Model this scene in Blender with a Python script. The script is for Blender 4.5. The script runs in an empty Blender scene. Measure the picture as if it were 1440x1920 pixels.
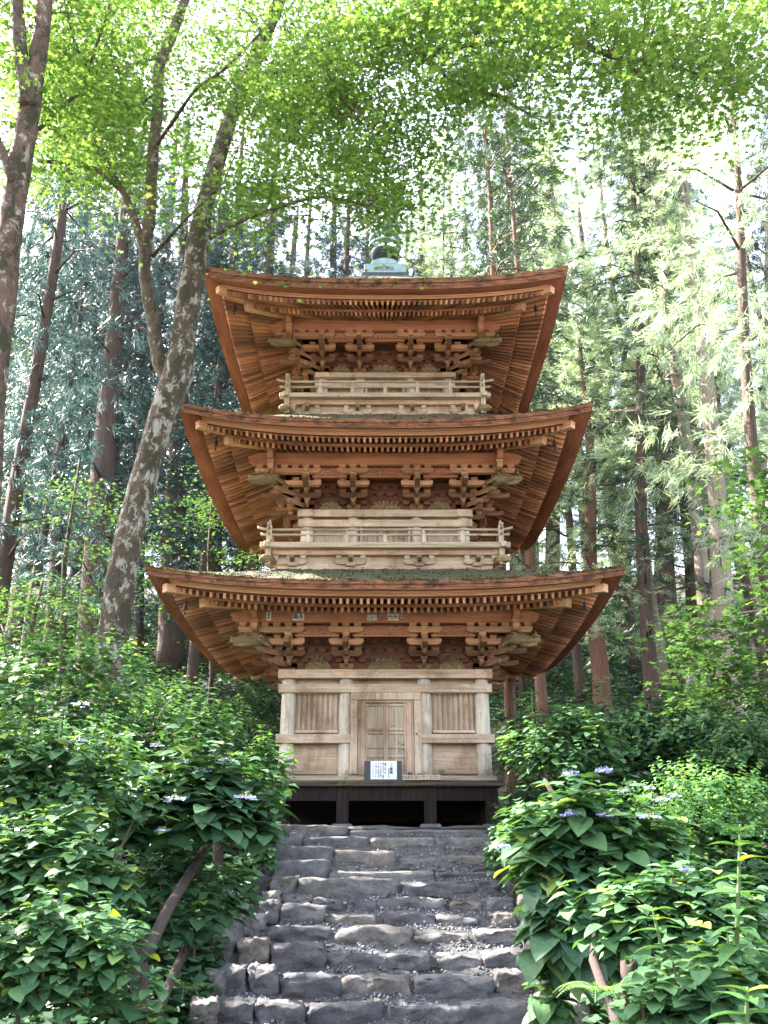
import bpy, math, random
import numpy as np
from math import sin, cos, tan, atan, pi, radians, sqrt
from mathutils import Vector, Matrix

S = bpy.context.scene
COL = S.collection
F = 1600.0                      # focal length in photo pixels (1440 x 1920)
PIT = atan(660 / 1600.0)        # upward tilt
# ------------------------------------------------------------------ camera
cd = bpy.data.cameras.new('camera'); cam = bpy.data.objects.new('camera', cd); COL.objects.link(cam)
cam.location = (0, 0, 0); cam.rotation_euler = (pi / 2 + PIT, 0, 0)
cd.sensor_fit = 'VERTICAL'; cd.sensor_height = 36; cd.lens = 36 * F / 1920.0
cd.clip_start = 0.05; cd.clip_end = 1000
S.camera = cam
# ------------------------------------------------------------------ sky and sun
SUN = Vector((-0.72, 0.30, 0.74)).normalized()      # direction towards the sun: behind the pagoda, from the left
w = bpy.data.worlds.new('World'); S.world = w; w.use_nodes = True
nt = w.node_tree; bg = nt.nodes['Background']
sky = nt.nodes.new('ShaderNodeTexSky'); sky.sky_type = 'NISHITA'; sky.sun_disc = False
sky.sun_elevation = math.asin(SUN.z); sky.sun_rotation = math.atan2(SUN.x, SUN.y)
sky.air_density = 1.0; sky.dust_density = 3.0; sky.ozone_density = 0.6
hs = nt.nodes.new('ShaderNodeHueSaturation'); hs.inputs['Saturation'].default_value = .58
nt.links.new(sky.outputs[0], hs.inputs['Color']); nt.links.new(hs.outputs[0], bg.inputs[0]); bg.inputs[1].default_value = 0.135
sl = bpy.data.lights.new('sun', 'SUN'); sl.energy = 5.0; sl.angle = radians(0.55); sl.color = (1, .94, .85)
so = bpy.data.objects.new('sun', sl); COL.objects.link(so)
so.rotation_euler = SUN.to_track_quat('Z', 'Y').to_euler()
S.view_settings.view_transform = 'Standard'; S.view_settings.look = 'None'
S.view_settings.exposure = 3.25; S.view_settings.gamma = 1.0
S.cycles.max_bounces = 6; S.cycles.diffuse_bounces = 3; S.cycles.glossy_bounces = 2
S.cycles.transmission_bounces = 4; S.cycles.transparent_max_bounces = 4
S.cycles.caustics_reflective = False; S.cycles.caustics_refractive = False

rnd = random.Random(7); nr = np.random.default_rng(11)

def at(px, py, Y):
    """point at horizontal distance Y that the photo shows at px, py"""
    e = PIT + atan((960 - py) / F); z = Y * tan(e); d = Y * cos(PIT) + z * sin(PIT)
    return Vector(((px - 720) * d / F, Y, z))
def smooth(a, b, x):
    t = min(1, max(0, (x - a) / (b - a))); return t * t * (3 - 2 * t)

# ------------------------------------------------------------------ object helpers
def tag(o, label=None, cat=None, group=None, kind=None):
    if label: o['label'] = label
    if cat: o['category'] = cat
    if group: o['group'] = group
    if kind: o['kind'] = kind
    return o
def empty(name, loc=(0, 0, 0), rz=0, label=None, cat=None, group=None):
    o = bpy.data.objects.new(name, None); COL.objects.link(o); o.location = loc; o.rotation_euler = (0, 0, rz)
    o.empty_display_size = .2
    return tag(o, label, cat, group)
def origin(p):
    v = Vector((0, 0, 0))
    while p: v += p.location; p = p.parent
    return v
def link_mesh(name, me, mat, parent=None, smooth_=False, loc=None):
    o = bpy.data.objects.new(name, me); COL.objects.link(o)
    if mat is not None: me.materials.append(mat)
    if parent: o.parent = parent
    if loc is not None: o.location = loc
    if smooth_: me.polygons.foreach_set('use_smooth', [True] * len(me.polygons))
    return o

class MB:
    """collects shapes (world coordinates) and links them as one mesh"""
    def __init__(s): s.v = []; s.f = []
    def add(s, vs, fs):
        b = len(s.v); s.v += [tuple(v) for v in vs]; s.f += [tuple(b + i for i in f) for f in fs]
    def box(s, c, h, ax=None, taper=None):
        """centre, half sizes, axes (3 vectors); taper = scale of the bottom in the first two axes"""
        c = Vector(c); ax = ax or (Vector((1, 0, 0)), Vector((0, 1, 0)), Vector((0, 0, 1)))
        vs = []
        for k in (-1, 1):
            t = taper if (taper and k < 0) else 1
            for (i, j) in ((-1, -1), (1, -1), (1, 1), (-1, 1)):
                vs.append(c + ax[0] * (i * h[0] * t) + ax[1] * (j * h[1] * t) + ax[2] * (k * h[2]))
        s.add(vs, [(3, 2, 1, 0), (4, 5, 6, 7), (0, 1, 5, 4), (1, 2, 6, 5), (2, 3, 7, 6), (3, 0, 4, 7)])
    def bar(s, a, b, hw, hh, up=Vector((0, 0, 1))):
        a = Vector(a); b = Vector(b); d = (b - a); L = d.length; d.normalize()
        sd = d.cross(up).normalized(); u = sd.cross(d)
        s.box((a + b) / 2, (L / 2, hw, hh), (d, sd, u))
    def tube(s, pts, rad, n=8, cap=True, lump=0, seed=0):
        pts = [Vector(p) for p in pts]; R = random.Random(seed); b = len(s.v); prev = None
        m = len(pts)
        for i, p in enumerate(pts):
            d = (pts[min(i + 1, m - 1)] - pts[max(i - 1, 0)]).normalized()
            if prev is None:
                x = d.orthogonal().normalized()
            else:
                x = (prev - d * prev.dot(d)).normalized()
            prev = x; y = d.cross(x)
            r = rad[i] if hasattr(rad, '__len__') else rad
            for k in range(n):
                a = 2 * pi * k / n; q = r * (1 + lump * (R.random() - .5))
                s.v.append(tuple(p + x * (q * cos(a)) + y * (q * sin(a))))
        for i in range(m - 1):
            for k in range(n):
                k2 = (k + 1) % n
                s.f.append((b + i * n + k, b + i * n + k2, b + (i + 1) * n + k2, b + (i + 1) * n + k))
        if cap:
            s.f.append(tuple(b + k for k in reversed(range(n)))); s.f.append(tuple(b + (m - 1) * n + k for k in range(n)))
    def lathe(s, c, prof, n=16):
        c = Vector(c); b = len(s.v)
        for r, z in prof:
            for k in range(n):
                a = 2 * pi * k / n; s.v.append((c.x + r * cos(a), c.y + r * sin(a), c.z + z))
        for i in range(len(prof) - 1):
            for k in range(n):
                k2 = (k + 1) % n
                s.f.append((b + i * n + k, b + i * n + k2, b + (i + 1) * n + k2, b + (i + 1) * n + k))
        s.f.append(tuple(b + k for k in reversed(range(n)))); s.f.append(tuple(b + (len(prof) - 1) * n + k for k in range(n)))
    def prism(s, poly, org, ax, ay, az, depth):
        """2D outline poly in the plane (ax, ay), extruded depth along az on both sides of org"""
        org = Vector(org); n = len(poly); b = len(s.v)
        for k in (-.5, .5):
            for x, y in poly: s.v.append(tuple(org + ax * x + ay * y + az * (k * depth)))
        s.f.append(tuple(b + i for i in reversed(range(n)))); s.f.append(tuple(b + n + i for i in range(n)))
        for i in range(n):
            j = (i + 1) % n; s.f.append((b + i, b + j, b + n + j, b + n + i))
    def build(s, name, mat, parent=None, sm=False, bevel=0):
        o0 = origin(parent) if parent else Vector((0, 0, 0))
        me = bpy.data.meshes.new(name)
        me.from_pydata([(x - o0.x, y - o0.y, z - o0.z) for x, y, z in s.v], [], s.f)
        o = link_mesh(name, me, mat, parent, sm)
        if bevel:
            m = o.modifiers.new('b', 'BEVEL'); m.width = bevel; m.segments = 1; m.limit_method = 'ANGLE'
        return o

def np_mesh(name, V, Fc, k):
    """V (n,3); Fc (m,k) polygons with k corners each"""
    me = bpy.data.meshes.new(name)
    V = np.asarray(V, dtype=np.float32); Fc = np.asarray(Fc, dtype=np.int32)
    me.vertices.add(len(V)); me.vertices.foreach_set('co', V.ravel())
    me.loops.add(Fc.size); me.loops.foreach_set('vertex_index', Fc.ravel())
    me.polygons.add(len(Fc)); me.polygons.foreach_set('loop_start', np.arange(0, Fc.size, k, dtype=np.int32))
    me.polygons.foreach_set('loop_total', np.full(len(Fc), k, dtype=np.int32))
    me.update(calc_edges=True); return me
def scatter(tv, tf, P, X, Yv, Z, sc):
    """template verts tv (k,3) tris/quads tf (m,q) put at P (n,3) with axes X,Y,Z (n,3) and scale sc (n,) or (n,3)"""
    tv = np.asarray(tv, float); tf = np.asarray(tf, int); n = len(P)
    sc = np.asarray(sc, float)
    if sc.ndim == 1: sc = np.repeat(sc[:, None], 3, 1)
    V = P[:, None, :] + X[:, None, :] * (tv[None, :, 0:1] * sc[:, None, 0:1]) + Yv[:, None, :] * (tv[None, :, 1:2] * sc[:, None, 1:2]) + Z[:, None, :] * (tv[None, :, 2:3] * sc[:, None, 2:3])
    Fc = tf[None] + (np.arange(n) * len(tv))[:, None, None]
    return V.reshape(-1, 3), Fc.reshape(-1, tf.shape[1])
def unit(a): return a / np.maximum(np.linalg.norm(a, axis=-1, keepdims=True), 1e-9)
def frames(D, N):
    """leaf axes: Y along D, Z near N"""
    Yv = unit(D); X = unit(np.cross(Yv, N)); Z = np.cross(X, Yv); return X, Yv, Z

# ------------------------------------------------------------------ materials
def mat(name):
    m = bpy.data.materials.new(name); m.use_nodes = True
    n = m.node_tree; b = n.nodes['Principled BSDF']; return m, n, b
def ramp(n, fac, stops):
    r = n.nodes.new('ShaderNodeValToRGB'); n.links.new(fac, r.inputs[0])
    e = r.color_ramp.elements
    while len(e) < len(stops): e.new(.5)
    for i, (p, c) in enumerate(stops): e[i].position = p; e[i].color = (*c, 1)
    return r.outputs[0]
def noise(n, vec, scale, det=4, rough=.6, dist=0):
    t = n.nodes.new('ShaderNodeTexNoise'); t.inputs['Scale'].default_value = scale; t.inputs['Detail'].default_value = det
    t.inputs['Roughness'].default_value = rough; t.inputs['Distortion'].default_value = dist
    n.links.new(vec, t.inputs['Vector']); return t.outputs['Fac']
def coords(n, scale=(1, 1, 1), kind='Object'):
    tc = n.nodes.new('ShaderNodeTexCoord'); mp = n.nodes.new('ShaderNodeMapping'); mp.inputs['Scale'].default_value = scale
    n.links.new(tc.outputs[kind], mp.inputs[0]); return mp.outputs[0]
def mixc(n, fac, a, b, mode='MIX'):
    m = n.nodes.new('ShaderNodeMix'); m.data_type = 'RGBA'; m.blend_type = mode
    for s_, v in ((m.inputs[0], fac), (m.inputs[6], a), (m.inputs[7], b)):
        if isinstance(v, (int, float)): s_.default_value = v
        elif isinstance(v, tuple): s_.default_value = (*v, 1)
        else: n.links.new(v, s_)
    return m.outputs[2]
def bump(n, b, h, strength, dist=.01):
    bp = n.nodes.new('ShaderNodeBump'); bp.inputs['Strength'].default_value = strength; bp.inputs['Distance'].default_value = dist
    n.links.new(h, bp.inputs['Height']); n.links.new(bp.outputs[0], b.inputs['Normal'])
def island(n):
    g = n.nodes.new('ShaderNodeNewGeometry'); return g.outputs['Random Per Island']

def wood(name, c1, c2, c3, axis='x', moss=0.0, stain=.4, rough=.85, isl=.25, foot=False):
    """weathered timber: fine grain along one axis, large stains, island to island variation"""
    m, n, b = mat(name)
    st = {'x': (1.2, 28, 28), 'y': (28, 1.2, 28), 'z': (28, 28, 1.2)}[axis]
    g = noise(n, coords(n, st), 1.0, 6, .7, .4)
    big = noise(n, coords(n, tuple(.12 * s if s > 2 else .8 for s in st)), 1.0, 4, .6)
    col = ramp(n, g, [(.3, c2), (.5, c1), (.72, c3)])
    dark = ramp(n, big, [(.32, (.42, .36, .32)), (.62, (1, 1, 1))])
    col = mixc(n, stain, col, dark, 'MULTIPLY')
    iv = ramp(n, island(n), [(0, (1 - isl, 1 - isl, 1 - isl * .9)), (1, (1, 1, 1))])
    col = mixc(n, 1.0, col, iv, 'MULTIPLY')
    if moss:
        mm = noise(n, coords(n, (2.6, 2.6, 2.6)), 1.0, 5, .7)
        mf = ramp(n, mm, [(.62 - .25 * moss, (0, 0, 0)), (.70 - .2 * moss, (1, 1, 1))])
        col = mixc(n, mf, col, (.09, .105, .045))
    if foot:
        blot = noise(n, coords(n, (1.6, 1.6, 1.1)), 1.0, 7, .75, .5)
        col = mixc(n, 1.0, col, ramp(n, blot, [(.36, (.62, .55, .48)), (.52, (1, 1, 1)), (.7, (1.0, .97, .95))]), 'MULTIPLY')
        crack = noise(n, coords(n, tuple(2.2 * s for s in st)), 1.0, 3, .6, .3)
        col = mixc(n, 1.0, col, ramp(n, crack, [(.27, (.25, .2, .17)), (.36, (1, 1, 1))]), 'MULTIPLY')
        sx = n.nodes.new('ShaderNodeSeparateXYZ'); tc = n.nodes.new('ShaderNodeTexCoord'); n.links.new(tc.outputs['Object'], sx.inputs[0])
        mr = n.nodes.new('ShaderNodeMapRange'); mr.inputs[1].default_value = 1.22; mr.inputs[2].default_value = 1.62; mr.inputs[3].default_value = .66; mr.inputs[4].default_value = .18; n.links.new(sx.outputs[2], mr.inputs[0])
        ft = noise(n, coords(n, (5, 5, 2.5)), 1.0, 6, .7); ls = n.nodes.new('ShaderNodeMath'); ls.operation = 'SUBTRACT'; n.links.new(mr.outputs[0], ls.inputs[0]); n.links.new(ft, ls.inputs[1])
        ml = n.nodes.new('ShaderNodeMath'); ml.operation = 'MULTIPLY'; ml.use_clamp = True; n.links.new(ls.outputs[0], ml.inputs[0]); ml.inputs[1].default_value = 6
        col = mixc(n, ml.outputs[0], col, (.16, .14, .095))
    n.links.new(col, b.inputs['Base Color']); b.inputs['Roughness'].default_value = rough
    b.inputs['Specular IOR Level'].default_value = .25
    bump(n, b, g, .5, .006)
    return m
RED = ((.58, .26, .155), (.40, .16, .095), (.68, .34, .21))
M_red = {a: wood('red_timber_' + a, *RED, axis=a, stain=.6) for a in 'xyz'}
M_raft = {a: wood('rafter_timber_' + a, (.62, .29, .165), (.52, .225, .125), (.70, .37, .22), axis=a, stain=.2, isl=.68) for a in 'xy'}
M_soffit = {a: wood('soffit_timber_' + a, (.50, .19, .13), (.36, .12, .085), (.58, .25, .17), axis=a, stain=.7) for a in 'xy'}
M_brk = wood('bracket_timber', (.66, .36, .215), (.44, .22, .125), (.76, .48, .31), axis='x', stain=.6, moss=.0, isl=.4)
M_fascia = {a: wood('fascia_timber_' + a, (.76, .43, .27), (.56, .28, .17), (.82, .55, .38), axis=a, stain=.3) for a in 'xy'}
M_pale = {a: wood('weathered_timber_' + a, (.56, .43, .32), (.36, .25, .175), (.66, .55, .43), axis=a, stain=.6, moss=.0, foot=True) for a in 'xyz'}
M_col = wood('silvered_column_timber', (.60, .52, .43), (.40, .32, .25), (.70, .64, .56), axis='z', stain=.6, foot=True, isl=0)
M_pink = {a: wood('pinkish_timber_' + a, (.56, .40, .285), (.38, .25, .17), (.66, .51, .38), axis=a, stain=.6, foot=True) for a in 'xyz'}
M_grey = {a: wood('grey_rail_timber_' + a, (.45, .36, .26), (.23, .17, .115), (.58, .49, .38), axis=a, stain=.6, moss=.08) for a in 'xyz'}
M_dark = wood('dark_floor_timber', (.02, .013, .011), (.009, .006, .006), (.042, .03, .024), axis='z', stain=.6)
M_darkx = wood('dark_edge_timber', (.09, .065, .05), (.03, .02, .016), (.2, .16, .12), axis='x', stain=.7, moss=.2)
M_carve = wood('mossy_carving_timber', (.26, .19, .10), (.09, .065, .035), (.44, .34, .20), axis='x', stain=.7, moss=.0)
M_relief = wood('relief_timber', (.52, .24, .16), (.3, .12, .08), (.62, .34, .23), axis='x', stain=.5)
M_board_shade = wood('shade_toned_roof_board', (.10, .04, .025), (.06, .025, .016), (.16, .07, .04), axis='x', stain=.6)  # boarding darkened: the shadow between the rafters is put into its colour
M_core_shade = wood('shade_toned_bracket_timber', (.30, .16, .09), (.17, .085, .05), (.40, .24, .14), axis='x', stain=.7, isl=.4)  # darker copy of the bracket timber, with recess shade in its colour
M_recess_shade = wood('shade_toned_recess_timber', (.20, .085, .055), (.11, .045, .03), (.28, .14, .09), axis='x', stain=.6, isl=.4)  # darkened so the shade behind the brackets is part of the colour

def thatch(name, edge):
    m, n, b = mat(name)
    if edge:
        g = noise(n, coords(n, (2.5, 2.5, 60)), 1.0, 6, .75)
        big = noise(n, coords(n, (5, 5, 9)), 1.0, 5, .75)
        col = ramp(n, g, [(.3, (.08, .03, .018)), (.5, (.26, .10, .052)), (.7, (.45, .25, .14))])
        col = mixc(n, ramp(n, big, [(.46, (0, 0, 0)), (.62, (1, 1, 1))]), col, (.055, .03, .018))
    else:
        g = noise(n, coords(n, (14, 14, 14)), 1.0, 6, .8)
        big = noise(n, coords(n, (1.2, 1.2, 1.2)), 1.0, 5, .7)
        col = ramp(n, g, [(.38, (.015, .02, .008)), (.5, (.05, .065, .02)), (.64, (.13, .14, .07))])
        col = mixc(n, ramp(n, big, [(.45, (0, 0, 0)), (.6, (1, 1, 1))]), col, (.07, .055, .04))
    n.links.new(col, b.inputs['Base Color']); b.inputs['Roughness'].default_value = .95
    bump(n, b, g, .9, .03); return m
M_thatch_top = thatch('mossy_bark_shingle', False); M_thatch_edge = thatch('bark_shingle_edge', True)

def simple(name, c, rough=.6, metal=0, nz=0, sc=12, c2=None):
    m, n, b = mat(name); b.inputs['Roughness'].default_value = rough; b.inputs['Metallic'].default_value = metal
    if c2 is None: c2 = tuple(x * .6 for x in c)
    g = noise(n, coords(n, (sc, sc, sc)), 1.0, 5, .7)
    n.links.new(ramp(n, g, [(.35, c2), (.65, c)]), b.inputs['Base Color'])
    if nz: bump(n, b, g, nz, .02)
    return m
M_copper = simple('verdigris_copper', (.27, .36, .37), .6, 0, .2, 8, (.18, .26, .27))
M_copperd = simple('dark_copper', (.045, .06, .07), .5, .3, .2, 8)
M_bell = simple('dark_bronze', (.02, .025, .02), .5, .5)
M_white = simple('white_paper', (.80, .81, .84), .7, 0, 0, 3, (.74, .75, .79))
M_black = simple('black_lacquer', (.012, .012, .014), .4)
M_ink = simple('black_ink', (.015, .015, .015), .8)
M_plank = simple('sign_plank', (.62, .50, .38), .8, 0, 0, 10, (.5, .38, .28))
M_blue = simple('blue_tape', (.04, .05, .25), .6)

def stone(name, a, b_, c, moss=.3):
    m, n, b = mat(name)
    g = noise(n, coords(n, (5, 5, 9)), 1.0, 10, .78)
    f = noise(n, coords(n, (55, 55, 55)), 1.0, 5, .8)
    mm = noise(n, coords(n, (2.0, 2.0, 2.0)), 1.0, 7, .75)
    col = ramp(n, g, [(.3, b_), (.5, a), (.72, c)])
    col = mixc(n, .55, col, ramp(n, f, [(.35, (.35, .35, .37)), (.62, (1.0, 1.0, 1.0))]), 'MULTIPLY')
    iv = ramp(n, island(n), [(0, (.62, .62, .66)), (1, (1, 1, 1))])
    oi = n.nodes.new('ShaderNodeObjectInfo')
    col = mixc(n, 1.0, col, ramp(n, oi.outputs['Random'], [(0, (.55, .55, .60)), (.4, (.8, .8, .84)), (.7, (1, .98, .95)), (1, (1, .88, .78))]), 'MULTIPLY')
    col = mixc(n, ramp(n, mm, [(.60 - .1 * moss, (0, 0, 0)), (.74 - .1 * moss, (moss * 1.6,) * 3)]), col, (.05, .062, .03))
    n.links.new(col, b.inputs['Base Color']); b.inputs['Roughness'].default_value = .85
    h = n.nodes.new('ShaderNodeMath'); h.operation = 'MULTIPLY_ADD'; n.links.new(f, h.inputs[0]); h.inputs[1].default_value = .35; n.links.new(g, h.inputs[2])
    bump(n, b, h.outputs[0], .8, .03); return m
M_stone = stone('step_stone', (.205, .195, .195), (.075, .07, .073), (.37, .35, .345))
M_mon = stone('monument_stone', (.3, .29, .3), (.18, .17, .18), (.42, .41, .42))
def gravel_mat():
    m, n, b = mat('gravel'); oi = island(n)
    n.links.new(ramp(n, oi, [(0, (.05, .05, .06)), (.5, (.13, .13, .15)), (1, (.30, .30, .33))]), b.inputs['Base Color'])
    b.inputs['Roughness'].default_value = .9; return m
M_gravel = gravel_mat()
def ground_mat(name, stops, sc=6, fine=60):
    m, n, b = mat(name)
    g = noise(n, coords(n, (sc,) * 3), 1.0, 8, .75); f = noise(n, coords(n, (fine,) * 3), 1.0, 4, .8)
    col = mixc(n, .6, ramp(n, g, stops), ramp(n, f, [(.35, (.3, .3, .3)), (.65, (1, 1, 1))]), 'MULTIPLY')
    n.links.new(col, b.inputs['Base Color']); b.inputs['Roughness'].default_value = 1
    bump(n, b, f, 1, .04); return m
M_ground = ground_mat('forest_soil', [(.3, (.018, .016, .008)), (.5, (.035, .032, .018)), (.62, (.03, .045, .016)), (.75, (.05, .05, .028))])
M_grit = ground_mat('path_grit', [(.3, (.09, .088, .09)), (.7, (.24, .235, .235))], 9, 60)

def leaf_mat(name, a, b_, c, trans=.35, gloss=.35, rough=.45, back=None, vein=False):
    m, n, b = mat(name)
    i = island(n)
    col = ramp(n, i, [(0, a), (.5, b_), (.94, c), (.965, tuple(x * y for x, y in zip(c, (2.2, 1.5, .8))))] if vein else [(0, a), (.5, b_), (1, c)])
    if vein:
        vn = noise(n, coords(n, (38, 38, 38)), 1.0, 4, .7); col = mixc(n, 1.0, col, ramp(n, vn, [(.35, (.72, .74, .68)), (.65, (1, 1, 1))]), 'MULTIPLY'); bump(n, b, vn, .35, .01)
    b.inputs['Roughness'].default_value = rough; b.inputs['Specular IOR Level'].default_value = gloss
    n.links.new(col, b.inputs['Base Color'])
    tr = n.nodes.new('ShaderNodeBsdfTranslucent')
    tcol = mixc(n, 1.0, col, back or (1.5, 1.55, .55), 'MULTIPLY')
    n.links.new(tcol, tr.inputs[0])
    mx = n.nodes.new('ShaderNodeMixShader'); mx.inputs[0].default_value = trans
    n.links.new(b.outputs[0], mx.inputs[1]); n.links.new(tr.outputs[0], mx.inputs[2])
    n.links.new(mx.outputs[0], n.nodes['Material Output'].inputs[0]); return m
M_maple = leaf_mat('maple_leaf', (.06, .135, .03), (.11, .20, .045), (.20, .30, .07), .5, .3, .5, (1.3, 1.25, .9))
M_mapdk = leaf_mat('shade_toned_maple_leaf', (.035, .085, .025), (.06, .13, .035), (.12, .21, .06), .4, .3, .5, (1.3, 1.25, .9))  # darker copy of the maple leaf, understorey shade put into the colour
M_maple2 = leaf_mat('yellow_maple_leaf', (.18, .34, .05), (.28, .45, .07), (.42, .55, .12), .55, .3, .5, (1.4, 1.5, .7))
M_hyd = leaf_mat('hydrangea_leaf', (.05, .125, .06), (.085, .185, .08), (.13, .25, .105), .25, .35, .52, vein=True)
M_hyd_dk = leaf_mat('deep_green_leaf', (.045, .11, .06), (.07, .155, .075), (.10, .20, .095), .2, .35, .5, vein=True)
M_hyd_lt = leaf_mat('light_green_leaf', (.08, .19, .065), (.12, .26, .085), (.18, .33, .12), .3, .4, .45, vein=True)
M_ground_leaf = leaf_mat('undergrowth_leaf', (.02, .055, .028), (.04, .10, .045), (.085, .16, .08), .25, .4, .4)
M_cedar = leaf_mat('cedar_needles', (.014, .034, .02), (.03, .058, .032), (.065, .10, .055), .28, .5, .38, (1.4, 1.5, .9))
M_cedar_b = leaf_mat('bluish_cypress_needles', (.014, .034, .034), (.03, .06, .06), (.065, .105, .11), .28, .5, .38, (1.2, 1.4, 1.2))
M_cedar_lit = leaf_mat('sun_toned_cedar_needles', (.17, .24, .14), (.31, .39, .26), (.50, .56, .43), .45, .7, .3, (1.3, 1.35, 1))  # lightened cedar needles, glaring sunlight put into the colour
M_moss = leaf_mat('moss_tuft', (.03, .035, .012), (.08, .075, .03), (.17, .13, .07), .1, .2, .9)
M_stem = simple('green_stem', (.10, .16, .05), .7, 0, 0, 20)
M_twig = simple('brown_twig', (.10, .07, .05), .9, 0, 0, 20)
M_petal = leaf_mat('pale_lilac_petal', (.20, .21, .42), (.28, .29, .50), (.40, .41, .55), .3, .3, .6, (1, 1, 1))
M_floret = leaf_mat('cream_floret', (.15, .19, .09), (.24, .27, .15), (.34, .34, .24), .2, .3, .6, (1, 1, 1))

def bark(name, a, b_, lich, amt, sc=(9, 9, 3), red=None):
    m, n, b = mat(name)
    g = noise(n, coords(n, sc), 1.0, 7, .75)
    l = noise(n, coords(n, (6.5, 6.5, 4.5)), 1.0, 9, .78, .4)
    d = noise(n, coords(n, (5.1, 5.1, 2.6)), 1.0, 9, .75)
    col = ramp(n, g, [(.33, b_), (.62, a)])
    if amt: col = mixc(n, ramp(n, l, [(.60 - amt, (0, 0, 0)), (.64 - amt, (1, 1, 1))]), col, lich)
    if amt: col = mixc(n, ramp(n, d, [(.50, (0, 0, 0)), (.55, (1, 1, 1))]), col, (.03, .026, .012))
    n.links.new(col, b.inputs['Base Color']); b.inputs['Roughness'].default_value = .95
    bump(n, b, g, 1, .04); return m
M_lichen = bark('lichen_bark', (.08, .055, .035), (.03, .02, .013), (.25, .24, .195), .09)
M_mapbark = bark('maple_bark', (.11, .075, .05), (.035, .024, .017), (.33, .33, .27), .03)
M_cedbark = bark('cedar_bark', (.11, .07, .055), (.035, .022, .018), (.2, .2, .16), 0, (26, 26, 2))
M_redbark = bark('red_cedar_bark', (.22, .115, .08), (.10, .045, .03), (.4, .35, .3), 0, (26, 26, 2))
M_palebark = bark('pale_cedar_bark', (.36, .29, .25), (.17, .12, .10), (.4, .35, .3), 0, (26, 26, 2))
M_log = simple('rough_handrail_log', (.055, .035, .03), .95, 0, .5, 25)

# ================================================================== PAGODA
PC = Vector((0.02, 15.7, 0))
pagoda = empty('pagoda', PC, 0, 'three storey wooden pagoda with red-brown curved eaves and pale walls above the stone steps', 'pagoda')
FACE = [(Vector((1, 0, 0)), Vector((0, -1, 0)), 'x'), (Vector((0, 1, 0)), Vector((1, 0, 0)), 'y'),
        (Vector((-1, 0, 0)), Vector((0, 1, 0)), 'x'), (Vector((0, -1, 0)), Vector((-1, 0, 0)), 'y')]
UP = Vector((0, 0, 1))
def FP(k, u, o, z): U, O, _ = FACE[k]; return PC + U * u + O * o + UP * z
def zy(y, half): return at(720, y, PC.y - half).z
def fbox(mb, k, u, o, z, hu, ho, hz, taper=None):
    U, O, _ = FACE[k]; mb.box(FP(k, u, o, z), (hu, ho, hz), (U, -O, UP), taper)
def slab(mb, k, u0, u1, o, th, y0=None, y1=None, z0=None, z1=None):
    """board on face k: outer surface at o, thickness th, top/bottom from photo rows or heights"""
    a = zy(y0, o) if z0 is None else z0; b = zy(y1, o) if z1 is None else z1
    fbox(mb, k, (u0 + u1) / 2, o - th / 2, (a + b) / 2, abs(u1 - u0) / 2, th / 2, abs(a - b) / 2)

TIERS = [
    dict(col=1.58, cr=.125, E=3.60, fas=3.26, kio=2.80, pur=2.10, ztop=zy(1089, 3.6), th=.11, tip=zy(1061, 3.6), sof=.045,
         fb=zy(1122, 3.26), ft=zy(1105.5, 3.29), sf=.27, sb=.33, pt=zy(1143, 2.16), pb=zy(1167, 2.16), dt=2.96, db=zy(1272, 1.72), topo=1.9, topz=zy(1066, 1.92), fan=False, sp=.108, kT=.05),
    dict(col=1.40, cr=.115, E=3.425, fas=3.05, kio=2.65, pur=2.0, ztop=zy(786, 3.425), th=.12, tip=zy(754, 3.425), sof=.09,
         fb=zy(820, 3.05), ft=zy(801, 3.08), sf=.41, sb=.45, pt=zy(848, 2.06), pb=zy(871, 2.06), dt=zy(955, 1.56), db=zy(968, 1.56), topo=1.82, topz=zy(776, 1.82), fan=False, sp=.102, kT=.06),
    dict(col=1.215, cr=.105, E=3.275, fas=2.94, kio=2.50, pur=1.82, ztop=zy(523, 3.275), th=.17, tip=zy(498, 3.275), sof=.08,
         fb=zy(564, 2.94), ft=zy(552, 2.97), sf=.48, sb=.54, pt=zy(597, 1.88), pb=zy(617.6, 1.88), dt=zy(698, 1.36), db=zy(707, 1.36), topo=.47, topz=zy(516, .47), fan=True, sp=.10, kT=.06),
]
def rise(T, u, o):
    g = min(1, max(0, (o - T['pur'] + .3) / (T['E'] - T['pur'] + .3)))
    return (T['tip'] - T['ztop']) * min(1.0, abs(u / o)) ** 2.8 * g
def strip(mb, k, T, prof, n=36, closed=True, jit=0):
    """loft the (o, z) profile along the eave of face k, mitred at the corners, following the upturned curve"""
    U, O, _ = FACE[k]; b = len(mb.v); m = len(prof); R = random.Random(k * 7 + int(prof[0][0] * 100))
    for i in range(n + 1):
        s = -1 + 2 * i / n; s = math.copysign(abs(s) ** .9, s)
        for (o, z) in prof:
            j = (R.random() - .5) * jit
            mb.v.append(tuple(FP(k, s * o, o, z + rise(T, s * o, o) + j)))
    for i in range(n):
        for j in range(m if closed else m - 1):
            j2 = (j + 1) % m
            mb.f.append((b + i * m + j, b + (i + 1) * m + j, b + (i + 1) * m + j2, b + i * m + j2))

def zfly(T, u, o): return T['fb'] - .085 + T['sf'] * (T['fas'] - o) + rise(T, u, o)
def zbase(T, u, o):
    e = T['fb'] - .085 + T['sf'] * (T['fas'] - T['kio']) - T['kT'] - .08
    return e + T['sb'] * (T['kio'] - o) + rise(T, u, o)
def obar(mb, p, q, hw, h):
    """bar from p to q (bottom centre lines), half width hw, height h"""
    mb.bar(p + UP * h / 2, q + UP * h / 2, hw, h / 2)

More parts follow.
